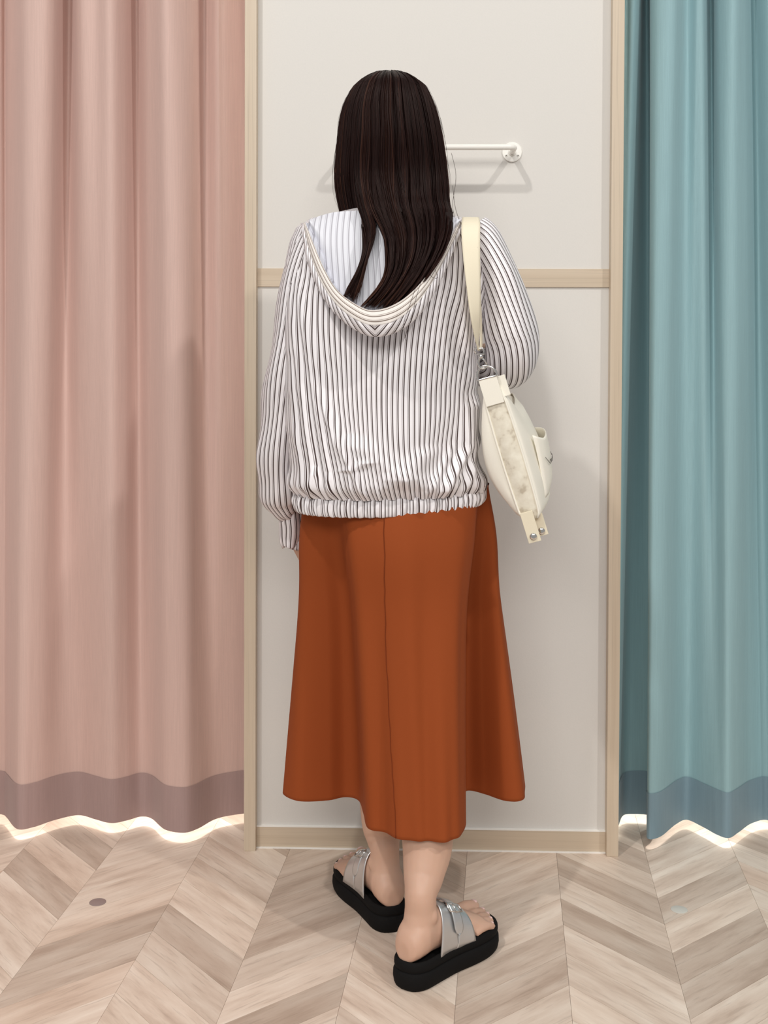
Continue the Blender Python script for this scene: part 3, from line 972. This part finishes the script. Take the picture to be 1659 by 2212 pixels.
def sleeve(name, rows_def, wr, parent, nseg=110, n=120, ph_off=0.0, twist=0.0):
    """rows_def: (point, ru, rv) along the arm; ru across the picture, rv in depth"""
    P = np.array([tuple(p) for p, _, _ in rows_def]); RU = np.array([r for _, r, _ in rows_def]); RV = np.array([r for _, _, r in rows_def])
    t = np.linspace(0, 1, nseg)
    C = cr(P, t); ru = cr(RU[:, None], t)[:, 0]; rv = cr(RV[:, None], t)[:, 0]
    V, UV = [], []
    u = Vector((1, 0, 0))
    ang = np.linspace(-PI, PI, n + 1)
    per = round(2 * PI * np.mean(np.maximum(RU, RV)) * 0.80 / PERIOD)
    L = 0
    for i in range(nseg):
        tg = Vector(C[min(i + 1, nseg - 1)] - C[max(i - 1, 0)]).normalized()
        u = (u - tg * u.dot(tg)).normalized()
        w = tg.cross(u)                       # points to depth
        if i: L += np.linalg.norm(C[i] - C[i - 1])
        for a in ang:
            wrk = wr(t[i], a)
            p = Vector(C[i]) + u * (math.sin(a) * (ru[i] + wrk)) + w * (math.cos(a) * (rv[i] + wrk))
            V.append(p)
            UV.append(((a / (2 * PI) + 0.5) * per + ph_off + twist * t[i], L / PERIOD))
    return mesh_obj(name, np.array([tuple(v) for v in V]), grid_faces(nseg, n + 1), M['stripe'], parent, uv=np.array(UV))

def S(px0, px1, py, y, rv):
    c = at((px0 + px1) / 2, py, y)
    return (c, abs(at(px1, py, y).x - at(px0, py, y).x) / 2, rv)

def wr_left(t, a):
    f = 0.005 * noise.noise((math.sin(a) * 1.6, math.cos(a) * 1.6, t * 5.5)) * min(1, t * 4)
    # slanting drag folds at the elbow and above the cuff
    f += 0.0030 * math.sin(18 * t * 2.2 + a * 1.5) * math.exp(-((t - 0.45) / 0.22) ** 2)
    f += 0.0045 * math.sin(a * 9 + 1.0) * math.exp(-((t - 0.93) / 0.08) ** 2)
    return f
sl = sleeve('sleeve', [S(668, 735, 492, -.40, .045), S(640, 720, 520, -.40, .060), S(613, 700, 590, -.398, .068), S(596, 690, 680, -.392, .070), S(580, 675, 790, -.38, .070), S(566, 665, 890, -.365, .070),
                       S(558, 660, 970, -.345, .070), S(556, 664, 1030, -.325, .068), S(562, 664, 1062, -.312, .062), S(582, 658, 1082, -.305, .048), S(600, 653, 1088, -.30, .034), S(606, 650, 1082, -.30, .03)],
            wr_left, jacket)
def wr_cuff(t, a): return 0.0018 * math.sin(a * 5 + t * 2) + 0.0015 * noise.noise((math.sin(a), math.cos(a), t * 4))
sleeve('cuff', [S(604, 654, 1082, -.302, .032), S(602, 657, 1105, -.300, .034), S(603, 660, 1130, -.296, .034), S(604, 657, 1152, -.290, .033), S(607, 652, 1170, -.286, .032), S(610, 650, 1170, -.286, .029), S(611, 650, 1150, -.288, .028)],
       wr_cuff, jacket, 40, 90)
def wr_right(t, a):
    f = 0.005 * noise.noise((math.sin(a) * 1.7 + 4, math.cos(a) * 1.7, t * 5.0)) * min(1, t * 4)
    f += 0.0035 * math.sin(14 * t - a * 2.2) * math.exp(-((t - 0.28) / 0.15) ** 2)
    return f
sr = sleeve('sleeve', [S(975, 1058, 496, -.40, .045), S(992, 1086, 525, -.40, .062), S(1020, 1116, 590, -.402, .072), S(1037, 1140, 660, -.405, .076), S(1046, 1160, 722, -.405, .078), S(1050, 1162, 756, -.400, .066),
                       S(1042, 1150, 784, -.372, .050), S(1012, 1122, 792, -.325, .041), S(978, 1076, 788, -.270, .038), S(960, 1035, 784, -.230, .036), S(955, 1015, 782, -.212, .030)],
            wr_right, jacket, twist=-7.0)

# hood hanging open down the back
def build_hood():
    n = 160
    t = np.linspace(0, 1, n)
    # (px, py, y) polylines, left shoulder to right shoulder
    Lp = [(672, 474, -.445), (694, 466, -.452), (722, 459, -.462), (760, 456, -.468), (800, 457, -.468), (840, 458, -.468), (880, 460, -.466), (915, 463, -.464), (945, 466, -.460), (970, 467, -.458), (992, 474, -.450)]
    Bp = [(668, 482, -.46), (694, 540, -.49), (716, 600, -.505), (742, 640, -.520), (780, 672, -.534), (828, 682, -.538), (876, 664, -.534), (915, 630, -.522), (945, 580, -.508), (972, 520, -.485), (994, 480, -.46)]
    Rp = [(660, 482, -.468), (678, 528, -.505), (700, 580, -.535), (726, 624, -.560), (760, 652, -.578), (800, 670, -.588), (845, 661, -.586), (884, 636, -.575), (916, 602, -.558), (944, 560, -.530), (968, 520, -.502), (992, 478, -.465)]
    Mp = [(655, 482, -.464), (669, 545, -.505), (690, 602, -.540), (718, 648, -.568), (755, 682, -.588), (800, 702, -.598), (850, 694, -.596), (892, 664, -.582), (925, 624, -.562), (953, 575, -.530), (978, 525, -.500), (998, 481, -.460)]
    Op = [(650, 482, -.458), (662, 560, -.500), (684, 618, -.530), (714, 667, -.555), (756, 706, -.572), (802, 727, -.580), (852, 720, -.578), (898, 690, -.566), (932, 645, -.548), (960, 590, -.522), (985, 530, -.494), (1003, 484, -.455)]
    Tp = [(650, 480, -.44), (664, 552, -.475), (690, 608, -.50), (720, 655, -.515), (760, 692, -.525), (802, 712, -.53), (850, 706, -.53), (892, 678, -.525), (926, 636, -.515), (954, 584, -.495), (980, 526, -.47), (1000, 482, -.44)]
    def line(P): return np.array([tuple(at(*p)) for p in cr(P, t)])
    L_, B_, R_, M_, O_, T_ = map(line, (Lp, Bp, Rp, Mp, Op, Tp))
    # lining: from the neck down into the pouch and up to the rim
    nv = 40
    rows = []
    for j in range(nv):
        v = j / (nv - 1)
        if v < 0.72:
            k = v / 0.72
            p = L_ * (1 - k) + B_ * k
            p = p + np.array([0, -1, 0]) * (0.014 * math.sin(PI * k) + 0.006)
        else:
            k = (v - 0.72) / 0.28
            p = B_ * (1 - k) + R_ * k
        rows.append(p)
    V = np.concatenate(rows)
    ux = V[:, 0] / PERIOD * 0.98 + 0.003 * np.sin(V[:, 2] * 30) / PERIOD
    for i in range(len(V)):
        q = V[i]
        V[i, 1] += 0.004 * noise.noise((q[0] * 20, q[2] * 9, 1.5))
    o = mesh_obj('hood_lining', V, grid_faces(nv, n), M['lining'], jacket, uv=np.stack([ux, V[:, 2]], -1))
    o['label'] = 'pale inside of the hood with faint stripes'
    # rim casing: stripes run along the edge
    arc = np.concatenate([[0], np.cumsum(np.linalg.norm(np.diff(R_, axis=0), axis=1))])
    rows, UV = [], []
    R_in = R_ + np.array([0, 0.006, -0.004])
    for v, p in zip(np.linspace(0, 1, 14), cr(np.stack([R_in, R_, M_ * 0.5 + R_ * 0.5 + np.array([0, -0.004, 0]), M_]).reshape(4, -1), np.linspace(0, 1, 14))):
        p = p.reshape(n, 3)
        rows.append(p + np.array([0, 1, 0]) * (0.0015 * np.sin(arc * 210 + v * 3))[:, None] * (v > 0.1) * 0.6)
        UV.append(np.stack([arc / PERIOD, np.full(n, v * 5.0 + 0.2) + 0.35 * np.sin(arc * 9)], -1))
    mesh_obj('hood_rim', np.concatenate(rows), grid_faces(14, n), M['stripe_v'], jacket, uv=np.concatenate(UV))
    # outer cloth below the rim: stripes meet in chevrons at the middle
    rows, UV = [], []
    mid = np.argmin(O_[:, 2])
    a0 = arc - arc[mid]
    for v, p in zip(np.linspace(0, 1, 16), cr(np.stack([M_, M_ * 0.45 + O_ * 0.55 + np.array([0, -0.006, 0]), O_, T_]).reshape(4, -1), np.linspace(0, 1, 16))):
        p = p.reshape(n, 3)
        rows.append(p + np.array([0, 1, 0]) * (0.0022 * np.sin(np.abs(a0) * 170 + v * 5))[:, None] * math.sin(PI * v))
        UV.append(np.stack([np.abs(a0) * 0.75 / PERIOD + v * 2.6, np.full(n, v)], -1))
    mesh_obj('hood', np.concatenate(rows), grid_faces(16, n), M['stripe'], jacket, uv=np.concatenate(UV))
build_hood()

# ------------------------------------------------------------------ hair
def build_hair():
    PYT = [150, 156, 165, 180, 210, 250, 300, 350, 400, 440, 462]
    XL = [842, 815, 797, 776, 756, 742, 736, 731, 730, 736, 741]
    XR = [856, 884, 903, 925, 943, 957, 968, 975, 980, 982, 986]
    YC = [-.375, -.375, -.375, -.372, -.370, -.368, -.368, -.368, -.370, -.374, -.378]
    YB = [.010, .035, .055, .080, .100, .112, .116, .112, .106, .102, .102]
    def shell(phi, py, r):
        xl, xr = interp(py, PYT, XL), interp(py, PYT, XR)
        x0, x1 = Xcol(0) + xl * PXM, Xcol(0) + xr * PXM
        xc, a = (x0 + x1) / 2, (x1 - x0) / 2 - 0.001
        yc, b = interp(py, PYT, YC), interp(py, PYT, YB)
        z = np.array([Zrow(150) + (Zrow(462) - Zrow(150)) * (q - 150) / 312 for q in np.atleast_1d(py)])
        flat = np.clip((py - 370) / 92, 0, 1) ** 1.5
        behind = phi < -0.68                          # this side drops inside the hood
        cc = np.cos(phi)
        e = np.where(behind | (np.abs(phi) > 1.65), 1.0, 1 - 0.72 * flat)
        bb_ = np.where(behind, b, b + 0.022 * flat)
        X = xc + a * r * np.sin(phi); Y = yc - bb_ * r * np.sign(cc) * np.abs(cc) ** e + np.where(behind, 0.040 * flat, 0)
        return np.stack([X, Y, z - (1 - r) * 0.05 * np.clip(1 - (py - 150) / 100, 0, 1)], -1)
    # lower locks: edges as (px, py)
    L1a = [(779, 458), (780, 500), (781, 540), (774, 575), (757, 606), (731, 650)]
    L1b = [(816, 458), (814, 490), (806, 525), (792, 568), (782, 610), (772, 664)]
    L2a = [(816, 458), (826, 500), (833, 545), (832, 585), (814, 624), (774, 668)]
    L2b = [(986, 458), (977, 500), (960, 545), (934, 585), (902, 628), (860, 678)]
    DY = [-.510, -.528, -.545, -.556, -.563, -.567]
    V, Fc, T = [], [], []
    nseg = 30
    def add_strands(P, rad, tint):
        """P: (k, nseg, 3)"""
        k, m = P.shape[:2]
        base = sum(len(v) for v in V)
        tg = np.gradient(P, axis=1); tg /= np.linalg.norm(tg, axis=2, keepdims=True) + 1e-9
        ref = np.array([0.35, -1.0, 0.1])
        u = np.cross(tg, ref); u /= np.linalg.norm(u, axis=2, keepdims=True) + 1e-9
        w = np.cross(tg, u)
        s = np.linspace(0, 1, m)
        prof = np.clip(np.minimum(s * 20 + 0.5, (1.02 - s) * 7), 0.12, 1)[None, :, None]
        rr = rad[:, None, None] * prof
        ring = np.stack([P + u * rr, P - u * 0.5 * rr + w * 0.87 * rr, P - u * 0.5 * rr - w * 0.87 * rr], 2)   # k,m,3,3
        V.append(ring.reshape(-1, 3)); T.append(np.clip(tint[:, None, None] + 0.30 * np.clip((s - 0.84) / 0.16, 0, 1)[None, :, None] * np.ones((1, 1, 3)), 0, 1).ravel())
        a = np.arange(k)[:, None, None] * (m * 3) + np.arange(m - 1)[None, :, None] * 3
        j = np.arange(3)[None, None, :]; j2 = (j + 1) % 3
        q = np.stack([a + j, a + j2, a + 3 + j2, a + 3 + j], -1).reshape(-1, 4) + base
        Fc.append(q)
    # clumps
    NC = 170
    cphi = np.sort(rng.uniform(-1.0, 1.0, NC)) * 1.95
    ctint = rng.uniform(0, 1, NC) ** 2.2
    cr_ = rng.uniform(0.90, 1.0, NC) ** 1.0
    cw = rng.uniform(0, 2 * PI, NC); cf = rng.uniform(1.0, 2.2, NC); ca = rng.uniform(0.002, 0.006, NC)
    NS = 5600
    ci = rng.integers(0, NC, NS)
    dphi = rng.normal(0, 0.026, NS)
    phi = cphi[ci] + dphi
    r = np.clip(cr_[ci] + rng.normal(0, 0.014, NS) - 14 * dphi ** 2, 0.84, 1.006)
    # share of strands dropping behind the hood edge on the left / falling down the back
    s = np.linspace(0, 1, nseg)
    P = np.zeros((NS, nseg, 3))
    start = rng.uniform(149, 160, NS) + np.abs(rng.normal(0, 9, NS))
    xs462 = shell(phi, np.full(NS, 462.0), r)
    px462 = (xs462[:, 0] - Xcol(0)) / PXM
    side_left = (px462 < 784) | (np.abs(phi) > 1.72)
    top = 20                                                # samples above the hood line
    for i in range(top):
        py = start + (462 - start) * (i / (top - 1)) ** 1.25
        f = (py - 150) / 312
        wob = ca[ci] * np.sin(cf[ci] * 2 * PI * f + cw[ci]) * f
        Q = shell(phi + wob * 6 * np.cos(phi), py, r)
        P[:, i] = Q
    # back locks
    u = np.clip((px462 - 779) / (986 - 779), 0, 1)
    lock1 = u < 0.17
    u1 = np.clip(u / 0.17, 0, 1); u2 = np.clip((u - 0.17) / 0.83, 0, 1)
    end = rng.uniform(0.65, 1.0, NS) ** 0.25 * rng.uniform(0.95, 1.0, NC)[ci]
    P462 = P[:, top - 1].copy()
    for i in range(top, nseg):
        k = (i - top + 1) / (nseg - top) * end
        a = np.where(lock1[:, None], cr(L1a, k), cr(L2a, k)); b = np.where(lock1[:, None], cr(L1b, k), cr(L2b, k))
        uu = np.where(lock1, u1, u2)[:, None]
        q = a * (1 - uu) + b * uu
        y = cr([(d,) for d in DY], k)[:, 0] + (1 - r) * 0.25 + 0.004 * np.sin(ci * 1.7 + k * 5)
        k_ = (y - CAM_LOC.y)
        # unproject the lock positions at their depth (vectorised)
        dx, dz = (q[:, 0] - PPX) / F_PX, -(q[:, 1] - PPY) / F_PX
        D = np.stack([dx, dz, -np.ones(NS)], -1) @ np.array(CAM_R).T
        Q = np.array(CAM_LOC) + D * (k_ / D[:, 1])[:, None]
        Q[:, 0] += 0.0025 * np.sin(ci * 2.3 + 6 * k) * k
        bl = np.clip((i - top + 1) / 2.5, 0, 1)
        Q = Q * bl + (P462 + np.array([0, 0, -0.012 * (i - top + 1)])) * (1 - bl)
        # strands that fall in front of the hood edge: straight down and forward
        fr = P462 + np.stack([np.zeros(NS) + 0.02 * (k) * np.sign(-np.sin(phi)) * 0.3, 0.07 * k, -0.10 * k], -1)
        P[:, i] = np.where(side_left[:, None], fr, Q)
    keep = ~(side_left & (np.abs(phi) < 0.5))
    P, ci_, phi_ = P[keep], ci[keep], phi[keep]
    rad = rng.uniform(0.00055, 0.00100, len(P))
    tint = np.clip(0.18 + ctint[ci_] * 0.42 + rng.normal(0, 0.13, len(P)) + np.where(phi_ < 0, 0.36, 0.24) * np.clip((np.abs(phi_) - 0.8) / 0.6, 0, 1), 0, 1)
    add_strands(P, rad, tint)
    # loose flyaways
    NF = 70
    ph = rng.uniform(-1.7, 1.7, NF)
    Pf = np.zeros((NF, nseg, 3))
    st = rng.uniform(152, 330, NF); ln = rng.uniform(40, 170, NF)
    out = rng.uniform(0.01, 0.05, NF)
    for i in range(nseg):
        k = i / (nseg - 1)
        Pf[:, i] = shell(ph, np.clip(st + ln * k, 150, 462), 1.0 + out * math.sin(PI * min(1, k * 0.75)))
    add_strands(Pf, np.full(NF, 0.00022), np.full(NF, 0.55))
    # a few long stray hairs over the hood and right shoulder
    strays = [[(905, 600, -.56), (885, 660, -.60), (872, 700, -.61), (878, 740, -.58)], [(925, 560, -.55), (900, 640, -.60), (888, 690, -.61), (870, 740, -.58)], [(978, 400, -.40), (984, 450, -.44), (1000, 490, -.48), (1032, 535, -.52)],
              [(975, 330, -.40), (985, 380, -.40), (978, 440, -.42), (982, 470, -.46)], [(735, 290, -.38), (724, 330, -.38), (722, 370, -.38), (728, 420, -.39)], [(960, 540, -.54), (930, 590, -.565), (945, 600, -.57), (935, 570, -.565)]]
    for pl in strays:
        Q = cr(pl, np.linspace(0, 1, nseg))
        add_strands(np.array([[tuple(at(*q)) for q in Q]]), np.array([0.0004]), np.array([0.6]))
    hair = mesh_obj('hair', np.concatenate(V), np.concatenate(Fc), M['hair'], person, attr=np.concatenate(T))
    tag(hair, 'long dark brown straight hair falling over the hood', kind='stuff')
    # dense under-layer below the strands
    nP, nR = 70, 40
    ph = np.linspace(-1.95, 1.95, nP)
    rows = [shell(ph, np.full(nP, py), rr) for py, rr in zip(np.concatenate([[151.0], np.linspace(152, 470, nR - 1)]), [0.05] + [0.93] * 4 + [0.90] * (nR - 5))]
    Vc = np.concatenate(rows)
    under = Mesh(); under.add(Vc, [tuple(f) for f in grid_faces(nR, nP)])
    for A, B in ((L1a, L1b), (L2a, L2b)):
        tt = np.linspace(0, 0.88, 24); uu = np.linspace(0.04, 0.96, 14)
        a, b = cr(A, tt), cr(B, tt); yy = cr([(d,) for d in DY], tt)[:, 0] + 0.026
        W_ = []
        for i in range(24):
            for uq in uu:
                q = a[i] * (1 - uq) + b[i] * uq
                W_.append(at(q[0], q[1], yy[i]))
        under.add(W_, [tuple(f) for f in grid_faces(24, 14)])
    mesh_obj('hair_underlayer', np.array([tuple(v) for v in under.v]), under.f, M['hair'], hair, attr=np.zeros(len(under.v)))
build_hair()

# ================================================================== shoulder bag
def build_bag():
    top = at(1060, 838, -0.475)
    bag = empty('shoulder_bag', top, 'cream canvas shoulder bag hanging from the right shoulder of the person', 'bag')
    bot = at(1147, 1122, -0.455)
    w = (bot - top); Hh = w.length; w.normalize()                # down the bag
    yaw = math.radians(-8)
    l = Vector((math.sin(-yaw), math.cos(yaw), 0)); l = (l - w * l.dot(w)).normalized()    # away from the viewer
    nrm = l.cross(w).normalized()
    if nrm.x < 0: nrm = -nrm                                     # outward (picture right)
    Ln = 0.27
    def pt(a, b, s): return top + l * a + w * b + nrm * s
    # outline in the (l, w) plane: open top, rounded bottom corners
    def lw(a, b):
        """a,b in 0..1 -> along l, down w"""
        # the near end runs straight down; the opening sags away from the ring
        A = a * Ln
        q = min(1.0, a / 0.35)
        B = Hh * (b + (1 - b) * 0.24 * q * q * (3 - 2 * q))
        return A, B
    def half(a, b, s=1):
        """offset of a panel from the middle plane; the outer panel stays full towards its lower corner"""
        end = math.sin(PI * min(1, max(0, a))) ** 0.75
        if s > 0:
            v = 0.0172 + 0.003 * b * (1 - b) * 4 + 0.026 * end * math.sin(PI * (0.12 + 0.66 * b)) ** 0.8
            if b > 0.95: v *= 1 - 0.3 * ((b - 0.95) / 0.05) ** 2
        else:
            v = 0.0160 + 0.003 * b * (1 - b) * 4 + 0.036 * math.sin(PI * min(1, max(0, a)) ** 0.42) ** 0.8 * math.sin(PI * (0.04 + 0.92 * b ** 1.15)) ** 1.1
            if b > 0.93: v *= 1 - 0.5 * ((b - 0.93) / 0.07) ** 2
        if b < 0.12: v *= 0.75 + 0.25 * b / 0.12
        return v
    na, nb = 30, 40
    for s, nm, lab in ((1, 'front_panel', None), (-1, 'back_panel', None)):
        V = []
        for i in range(na):
            for j in range(nb):
                a, b = i / (na - 1), j / (nb - 1)
                A, B = lw(a, b)
                hgt = half(a, b, s)
                hgt += 0.0015 * min(1, 8 * a * (1 - a)) * min(1, 8 * b * (1 - b)) * noise.noise((a * 5, b * 6, s * 3.0))
                V.append(pt(A, B, s * hgt))
        o = mesh_obj(nm, np.array([tuple(v) for v in V]), grid_faces(na, nb), M['canvas'], bag)
        sm = o.modifiers.new('thickness', 'SOLIDIFY'); sm.thickness = 0.0018
    # gusset round the near end, bottom and far end
    ed = [(0.0, b) for b in np.linspace(0.0, 1, 40)] + [(a, 1.0) for a in np.linspace(0.03, 1, 24)] + [(1.0, b) for b in np.linspace(0.97, 0.0, 24)]
    V = []
    ng = 13
    for a, b in ed:
        A, B = lw(a, b)
        h1, h2 = half(a, b, 1), half(a, b, -1)
        for m_ in (0,):
            for k in range(ng):
                q = k / (ng - 1)
                s = -h2 + (h1 + h2) * q
                push = 0.007 * math.sin(PI * q) * math.sin(PI * min(1, max(0.0, b)))
                A2 = A - push if a == 0 else (A + push if a == 1 else A)
                B2 = B + (0.004 * math.sin(PI * q) if 0 < a < 1 else 0)
                V.append(pt(A2, B2, s))
    mesh_obj('gusset', np.array([tuple(v) for v in V]), grid_faces(len(ed), ng), M['gusset'], bag)
    # piping seams along both edges of the near end
    for s in (1, -1):
        m = Mesh()
        path = [pt(-0.001, b * Hh, half(0, b, s) * s) for b in np.linspace(0.02, 1.0, 30)]
        m.tube(path, 0.0020, 8)
        m.build('piping', M['canvas'], bag)
    # outside pocket, gaping at the top
    V = []
    pa, pb = 16, 22
    for i in range(pa):
        for j in range(pb):
            a, b = 0.18 + 0.66 * i / (pa - 1), 0.37 + 0.54 * j / (pb - 1)
            u, v = i / (pa - 1), j / (pb - 1)
            A, B = lw(a, b)
            edge = min(1, min(u, 1 - u) * 6, (1 - v) * 5)
            gape = 0.012 * (1 - v) ** 1.4 * math.sin(PI * min(1, 0.12 + u * 0.88)) ** 0.5 + 0.006 * edge
            V.append(pt(A, B, half(a, b) + 0.002 + gape))
    po = mesh_obj('pocket', np.array([tuple(v) for v in V]), grid_faces(pa, pb), M['canvas'], bag)
    sm = po.modifiers.new('thickness', 'SOLIDIFY'); sm.thickness = 0.002; sm.offset = 1
    # stitched emblem: a small script-like squiggle on the pocket
    m = Mesh()
    G = np.array([tuple(v) for v in V]).reshape(pa, pb, 3)
    def on_pocket(u, v):
        x, y = u * (pa - 1), v * (pb - 1); i, j = min(int(x), pa - 2), min(int(y), pb - 2); fx, fy = x - i, y - j
        p = G[i, j] * (1 - fx) * (1 - fy) + G[i + 1, j] * fx * (1 - fy) + G[i, j + 1] * (1 - fx) * fy + G[i + 1, j + 1] * fx * fy
        return Vector(p) + nrm * 0.003
    sq = [(0.10, 0.36), (0.15, 0.43), (0.21, 0.48), (0.26, 0.43), (0.22, 0.41), (0.27, 0.48), (0.34, 0.43), (0.36, 0.49), (0.43, 0.43), (0.47, 0.49), (0.56, 0.44), (0.64, 0.48), (0.72, 0.45)]
    m.tube([on_pocket(*q) for q in cr(sq, np.linspace(0, 1, 60))], 0.0006, 6)
    m.build('emblem', M['thread'], bag)
    # zip line along the top opening
    V = []
    for i in range(na):
        a = i / (na - 1); A, _ = lw(a, 0)
        for q in np.linspace(-1, 1, 7):
            V.append(pt(A, lw(a, 0)[1] + 0.006 - 0.006 * (1 - q * q), q * half(a, 0, 1 if q > 0 else -1)))
    mesh_obj('top_closure', np.array([tuple(v) for v in V]), grid_faces(na, 7), M['canvas'], bag)
    # tab holding the ring at the near end of the top, and the tab with snaps at the foot
    def tab(name, b0, b1, hw, off, mat, shift=0.0):
        m = Mesh()
        ring = lambda b, th: [pt(off - th, b, -hw + shift), pt(off - th, b, hw + shift), pt(off, b, hw + shift), pt(off, b, -hw + shift)]
        m.rings([ring(b, 0.0032) for b in np.linspace(b0, b1, 8)])
        return m.build(name, mat, bag, bevel=0.0008, smooth=False)
    tab('ring_tab', -0.020, 0.030, 0.0165, -0.004, M['canvas'])
    tab('top_tab', -0.016, 0.022, 0.0085, 0.006, M['canvas'], 0.022)
    t1 = tab('snap_tab', Hh * 0.93, Hh + 0.040, 0.0115, -0.006, M['web'], -0.004)
    t2 = tab('snap_tab', Hh * 0.99, Hh + 0.038, 0.0115, 0.016, M['web'], 0.010)
    for off, sh, par in ((-0.0096, -0.004, t1), (0.0125, 0.011, t2)):
        c = pt(off, Hh + 0.029, sh)
        m = Mesh()
        rg = lambda r, dd: [c - l * dd + w * (r * math.cos(2*PI*k/20)) + nrm * (r * math.sin(2*PI*k/20)) for k in range(20)]
        m.rings([rg(0.0068, -0.001), rg(0.0068, 0.0012), rg(0.0056, 0.0028), rg(0.003, 0.0034), rg(0.0008, 0.0035)])
        m.build('snap_button', M['steel'], par)
    # D ring, swivel hook
    m = Mesh()
    c = pt(-0.006, -0.020, 0)
    loop = [c - nrm * 0.017, c - nrm * 0.0165 - w * 0.010, c - nrm * 0.009 - w * 0.019, c - w * 0.022, c + nrm * 0.009 - w * 0.019, c + nrm * 0.0165 - w * 0.010, c + nrm * 0.017, c, c - nrm * 0.017]
    m.tube([Vector(p) for p in cr([tuple(q) for q in loop], np.linspace(0, 1, 48))], 0.0021, 8)
    m.build('ring', M['steel'], bag)
    hook0 = c - w * 0.020
    sb = at(1034.5, 757, -0.492)                               # foot of the strap loop
    m = Mesh()
    ax = (sb - hook0); 
    hk = [hook0 + ax * 0.05 + nrm * 0.007, hook0 - ax * 0.06, hook0 + ax * 0.05 - nrm * 0.007, hook0 + ax * 0.35 - nrm * 0.008, hook0 + ax * 0.55 - nrm * 0.003, hook0 + ax * 0.62]
    m.tube([Vector(p) for p in cr([tuple(q) for q in hk], np.linspace(0, 1, 30))], 0.0022, 8)
    m.tube([hook0 + ax * 0.05 + nrm * 0.007, hook0 + ax * 0.40 + nrm * 0.004, hook0 + ax * 0.56], 0.0015, 8)
    m.tube([hook0 + ax * 0.55, hook0 + ax * 0.66, hook0 + ax * 0.76], [0.0042, 0.0046, 0.0036], 10)
    lp = [sb - Vector((0.007, 0, 0)) + ax * -0.22, sb - Vector((0.0085, 0, 0)), sb - Vector((0.006, 0, -0.004)), sb + Vector((0.006, 0, 0.004)), sb + Vector((0.0085, 0, 0)), sb + Vector((0.007, 0, 0)) - ax * 0.22, sb - Vector((0.007, 0, 0)) - ax * 0.22]
    m.tube(lp, 0.0017, 8)
    m.build('swivel_hook', M['steel'], bag)
    # webbing strap: over the shoulder and back down to the hook, turning edge-on
    def ribbon(name, pts, th=0.0016):
        """pts: (left px, right px, py, y left, y right)"""
        t = np.linspace(0, 1, 70)
        Q = cr(pts, t)
        A = np.array([tuple(at(q[0], q[2], q[3])) for q in Q]); B = np.array([tuple(at(q[1], q[2], q[4])) for q in Q])
        V = []
        for i in range(70):
            for k in range(7):
                f = k / 6; V.append(A[i] * (1 - f) + B[i] * f)
        o = mesh_obj(name, np.array(V), grid_faces(70, 7), M['web'], bag)
        sm = o.modifiers.new('thickness', 'SOLIDIFY'); sm.thickness = th; sm.offset = 0
    ribbon('strap', [(1002, 1030, 474, -.380, -.380), (999, 1034, 470, -.43, -.43), (997, 1037, 482, -.485, -.482), (997, 1037, 510, -.515, -.508), (1001, 1037, 560, -.530, -.522), (1008, 1038, 620, -.537, -.525),
                     (1016, 1037, 680, -.535, -.520), (1025, 1034, 725, -.520, -.50), (1030, 1033, 745, -.505, -.485), (1032, 1037, 756, -.495, -.490)])
    ribbon('strap', [(1032, 1037, 757, -.495, -.490), (1037, 1041, 748, -.488, -.478), (1036, 1041, 715, -.490, -.470), (1032, 1039, 660, -.505, -.480), (1026, 1037, 600, -.512, -.488), (1015, 1036, 540, -.505, -.490), (1006, 1034, 495, -.478, -.47)])
    return bag
build_bag()
